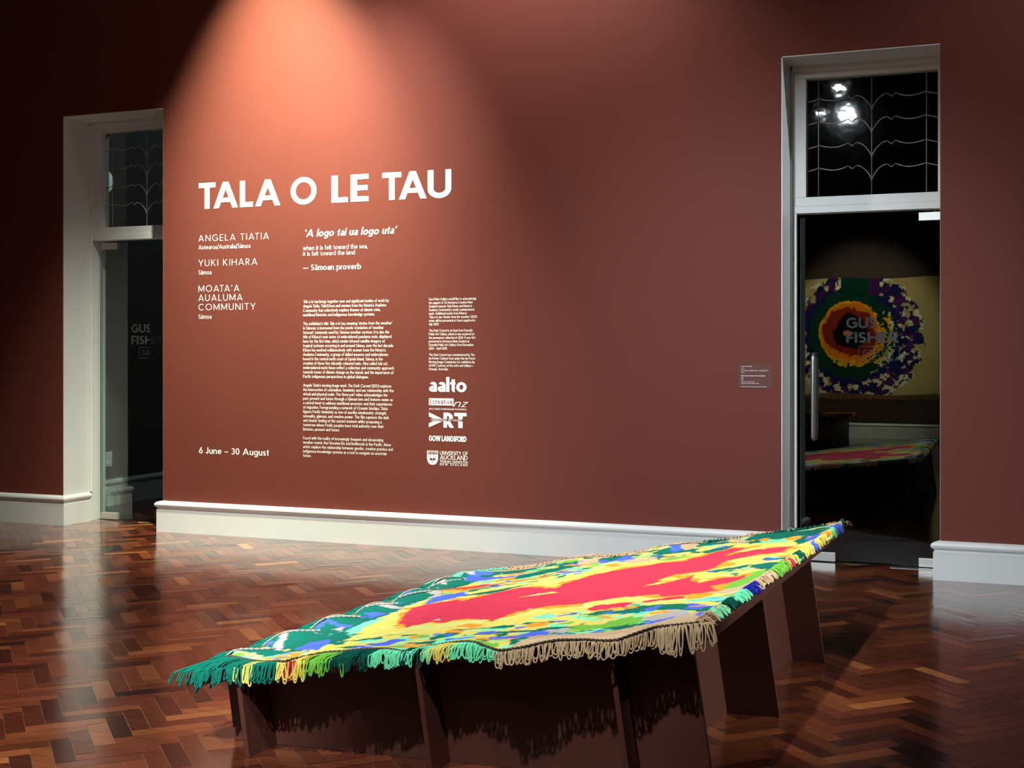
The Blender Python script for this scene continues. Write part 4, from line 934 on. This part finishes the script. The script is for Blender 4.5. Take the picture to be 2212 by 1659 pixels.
for col_, a, c in RIGHT:
    b = MB(); cnt = max(6, int((c - a) * 2.6 / .0062))
    for i in range(cnt):
        v = a + (c - a) * (i + random.random()) / cnt; p = mpos(1, v); p.z += random.uniform(0, .006); p.x -= .03
        out = Vector((1, random.gauss(-.1, .7), 0)).normalized()
        loop(b, p, out, Vector((0, 1, 0)), random.uniform(.030, .060), random.uniform(.014, .026), .5, .0028, random.uniform(.008, .022), lambda q: q.x - RIGHT_X(q.y), .5)
    o = b.build('yarn_fringe', yarn_mat(col_), mat_o, smooth=True); tag(o, kind='stuff')
# braided seam cord round the edge
M['cord'] = mat('dark_braid', srgb(92, 74, 58), .9, var=.3, vscale=120); M['cordlight'] = mat('pale_braid', srgb(176, 164, 150), .9, var=.3, vscale=120)
def braid(pts, m):
    b = MB()
    for ph in (0, math.pi):
        q = []
        for i, p in enumerate(pts):
            a = i * .9 + ph; q.append((p.x - mo.x, p.y - mo.y + .0022 * math.cos(a), p.z - mo.z + .0022 * math.sin(a) + .002))
        b.tube(q, .0024, 5)
    tag(b.build('braided_cord', m, mat_o, smooth=True), 'twisted cord')
braid([mpos(i / 420, 0) for i in range(421)], M['cord'])
braid([mpos(0, i / 420) for i in range(421)], M['cordlight'])
# pale stitched cords running over the curled left edge
for v0 in (.09, .235, .38, .53, .67, .82):
    pts = []
    for i in range(24):
        q = i / 23; p = mpos(.004 + .05 * q, v0 - .02 + .05 * q); p.z += .002; pts.append(p)
    braid(pts, M['cordlight'])

# ------------------------------------------------------------------ the far end of the gallery (seen mirrored in the glass)
M['yarn2'] = attr_mat('wall_mat_yarn', stripes=(90, 60), bump=.4)
def hung_mat():
    e = empty('hung_mat', (-1.14, ROOM_Y0, 1.64)); tag(e, 'large beige mat with an orange-ringed dark spiral, reflected in the right glass door', 'mat')
    nx, nz = 300, 200; x0, x1, z0, z1 = -2.02, .90, .70, 2.56
    X, Z = np.meshgrid(np.linspace(x0, x1, nx), np.linspace(z0, z1, nz), indexing='xy')
    cx_, cz_ = -1.02, 1.68
    dx_, dz_ = X - cx_, Z - cz_
    ang = np.arctan2(dz_, dx_); r = np.hypot(dx_ / 1.0, dz_ / 1.02)
    nse = (fbm(X, Z, 7, 301) - .5); fine = (fbm(X, Z, 22, 311) - .5)
    r = r + .10 * nse + .10 * fine + .05 * np.sin(ang - .8) * (r > .5)
    nm = ['sand', 'ivory', 'purple', 'navy2', 'deepgreen', 'orange2', 'gold', 'rust', 'ink']
    cc = dict(sand=srgb(190, 166, 112), ivory=srgb(236, 224, 196), purple=srgb(78, 24, 92), navy2=srgb(22, 26, 86), deepgreen=srgb(4, 58, 44), orange2=srgb(240, 128, 20), gold=srgb(250, 186, 30), rust=srgb(140, 36, 16), ink=srgb(14, 8, 6))
    ids = np.zeros(X.shape, int)
    band = .24 * (.55 + .45 * np.cos(ang + .2))
    ids[(r < .98 + band * .5) & (fbm(X, Z, 9, 321) > .44)] = 1
    ids[(r < .90 + band * .6) & (fbm(X, Z, 10, 331) > .48)] = 2
    ids[(r < .88 + band) & (fbm(X, Z, 13, 335) > .55)] = 3
    ids[r < .76] = 3; ids[r < .70] = 4
    ids[(np.abs(X + .66) < .10) & (Z > 2.3)] = 2; ids[(np.abs(X + .95) < .22) & (Z > 2.2)] = 4
    ids[(r < .50)] = 6; ids[r < .47] = 5
    ids[(r < .40 + .03 * np.sin(ang * 2 + 2))] = 7; ids[r < .27] = 8
    arc = (np.abs(r - .60) < .03) & (ang > -.9) & (ang < .5); ids[arc & (fine > -.02)] = 6
    arc = (np.abs(r - .66) < .035) & (ang > -1.1) & (ang < .6); ids[arc & (fine > .02)] = 1
    ids[(np.hypot((X + 1.06) / 1.4, Z - 1.66) < .05) & (fine > -.1)] = 5
    cols = np.array([cc[n] for n in nm], np.float32)[ids.ravel()]
    weave = 1 + .10 * np.sign(np.sin((X + Z) * 140) * np.sin((X - Z) * 140)).ravel(); cols[:, :3] *= weave[:, None]
    Y = .022 + .006 * np.sin(X * 7 + Z * 3)
    top = np.stack([X.ravel() + .55, Y.ravel(), Z.ravel() - 1.64 + .015 * np.sin(X.ravel() * 4)], 1)
    back = top.copy(); back[:, 1] = .004
    n = nx * nz; idx = np.arange(n).reshape(nz, nx)
    a, b_, c, d = idx[:-1, :-1].ravel(), idx[:-1, 1:].ravel(), idx[1:, 1:].ravel(), idx[1:, :-1].ravel()
    faces = np.stack([a, d, c, b_], 1).tolist()
    rim = [int(i) for i in list(idx[0, :]) + list(idx[1:, -1]) + list(idx[-1, -2::-1]) + list(idx[-2:0, 0])]
    for q in range(len(rim)): faces.append([rim[q], rim[(q + 1) % len(rim)], n + (q + 1) % len(rim), n + q])
    o = obj('woven_ground', np.vstack([top, back[rim]]).tolist(), faces, M['yarn2'], e, smooth=True); colored(o, np.vstack([cols, cols[rim]]))
    b = MB()
    for i in range(240):
        x = x0 + (x1 - x0) * (i + random.random()) / 240
        b.tube([(x + .55, .02, z0 - 1.64 + .015 * math.sin(x * 4)), (x + .55 + random.gauss(0, .008), .03, z0 - 1.69), (x + .55 + random.gauss(0, .012), .025, z0 - 1.64 - random.uniform(.06, .10))], .004, 4)
    tag(b.build('yarn_fringe', mat('brown_fringe', srgb(150, 110, 70), .9), e), kind='stuff')
hung_mat()
# second draped bench near the far wall
def far_bench():
    e = empty('plinth_bench', (-2.27, -10.75, 0)); tag(e, 'dark block bench near the far wall, reflected low in the right glass door', 'bench')
    b = MB(); b.box(-.75, -.75, 0, .72, .75, .40); bevel(b.build('top_block', M['board'], e), .004)
    m_ = empty('draped_mat', (-2.27, -10.75, 0)); tag(m_, 'red and blue striped mat draped over the reflected dark bench', 'mat')
    nx, ny = 120, 110
    X, Y = np.meshgrid(np.linspace(-.78, .76, nx), np.linspace(-.8, 1.10, ny), indexing='xy')
    over = np.clip(Y - .762, 0, 9); y = np.minimum(Y, .765) + .03 * (over > 0) * np.clip(over * 8, 0, 1); z = .412 - over * .95 + .006 * np.sin(X * 20 + Y * 9)
    f1, f2 = fbm(X, Y * 3, 5, 401), fbm(X, Y, 9, 411)
    nm = ['red', 'orange', 'lime', 'navy', 'yellow', 'beige', 'teal']
    ids = np.where(f1 > .52, 0, 1); ids[f2 > .56] = 2; ids[(Y > .42)] = 3; ids[(Y > .42) & (f2 > .58)] = 4; ids[Y > .86] = 5; ids[(Y > .86) & (f2 > .56)] = 3
    cols = pick(ids.ravel(), nm); idx = np.arange(nx * ny).reshape(ny, nx)
    faces = np.stack([idx[:-1, :-1].ravel(), idx[:-1, 1:].ravel(), idx[1:, 1:].ravel(), idx[1:, :-1].ravel()], 1).tolist()
    o = obj('woven_ground', np.stack([X.ravel(), y.ravel(), z.ravel()], 1).tolist(), faces, M['yarn2'], m_, smooth=True); colored(o, cols)
    sd = o.modifiers.new('thick', 'SOLIDIFY'); sd.thickness = .008; sd.offset = 1
    b = MB()
    for i in range(90):
        yy = random.uniform(-.8, .76)
        b.tube([(.755, yy, .415), (.79, yy + random.gauss(0, .02), .42 + random.uniform(0, .02)), (.82, yy + random.gauss(0, .02), .40 + random.uniform(-.03, .03))], .004, 4)
    tag(b.build('yarn_fringe', yarn_mat('orange'), m_), kind='stuff')
far_bench()

# ------------------------------------------------------------------ track and spotlights
def lathe(prof, n=24):
    v = []; f = []
    for r_, z_ in prof:
        for j in range(n): v.append((r_ * math.cos(2 * math.pi * j / n), r_ * math.sin(2 * math.pi * j / n), z_))
    for i in range(len(prof) - 1):
        for j in range(n):
            a, c = i * n + j, i * n + (j + 1) % n; f.append((a, c, c + n, a + n))
    return v, f
LENS = {'warm': emis('warm_lamp_lens', (1, .82, .55, 1), 60), 'cool': emis('cool_lamp_lens', (.92, .96, 1, 1), 150)}
WHERE = {'wall': 'black spotlight close to the wall above the title, aimed down at it', 'wash': 'black spotlight near the title wall, further from it than its neighbour', 'graze': 'black spotlight near the title wall between the two doors, tilted sideways', 'a': 'black ceiling spotlight over the bench, highest of those mirrored in the right transom', 'b': 'black ceiling spotlight mirrored in the right transom, lower and further in', 'c': 'black ceiling spotlight mirrored at the side came of the right transom', 'f': 'black spotlight near the title wall beyond the right door', 'd': 'black ceiling spotlight beyond the bench, near the right wall', 'e': 'black ceiling spotlight aimed at the mat on the far wall'}
for n, pos, aim, pw, colr, cone, bl, rad in LAMPS:
    e = empty('track_spotlight', pos); tag(e, WHERE[n], 'spotlight', 'gallery spotlights')
    d = (Vector(aim) - Vector(pos)).normalized(); q = d.to_track_quat('-Z', 'Y').to_matrix()
    v, f = lathe([(.0, .19), (.045, .19), (.055, .17), (.06, .03), (.066, .0), (.062, -.0), (.055, .008), (0, .008)])
    obj('lamp_body', [q @ Vector(p) for p in v], f, M['black'], e, smooth=False)
    k = 20; v = [q @ Vector((.050 * math.cos(2 * math.pi * j / k), .050 * math.sin(2 * math.pi * j / k), .0060)) for j in range(k)]
    obj('lamp_lens', v, [tuple(reversed(range(k)))], LENS['warm' if colr in (WARM, PALE) else 'cool'], e)
    b = MB(); top = Vector((0, 0, ZC - .03 - pos[2])); c_ = q @ Vector((0, 0, .12)); b.tube([c_, c_ + Vector((0, 0, .12)), Vector((c_.x, c_.y, top.z))], .012, 8); b.box(c_.x - .05, c_.y - .02, top.z - .04, c_.x + .05, c_.y + .02, top.z); b.build('stem', M['black'], e)
    LAMP_OBJ[n][0].parent = None
for nm_, (x0, y0, x1, y1), lb in (('lighting_track', (-6.5, -1.02, 2.0, -.98), 'long black lighting track on the ceiling along the title wall'), ('lighting_track', (-.95, -9.4, -.91, -3.0), 'long black lighting track on the ceiling running away from the title wall'), ('lighting_track', (5.58, -9.0, 5.62, -2.0), 'black lighting track on the ceiling beside the right wall')):
    b = MB(); b.box(x0, y0, ZC - .032, x1, y1, ZC - .001); tag(b.build(nm_, M['black']), lb, 'lighting track')
# added lamp, there only to light the room behind the left door
root = empty('added_ceiling_lamp', (-4.30, 2.60, ZC)); tag(root, 'made-up round opal ceiling lamp, added to light the room behind the left door', 'lamp')
v, f = lathe([(.0, -.06), (.10, -.055), (.15, -.03), (.16, -.002)]); obj('diffuser', v, f, M['opal'], root, smooth=True)
ld = bpy.data.lights.new('added_ceiling_light', 'POINT'); lo = bpy.data.objects.new('added_ceiling_light', ld); COL.objects.link(lo); lo.location = (-4.30, 2.60, ZC - .16); ld.energy = 50; ld.color = (.70, .95, 1); ld.shadow_soft_size = .1
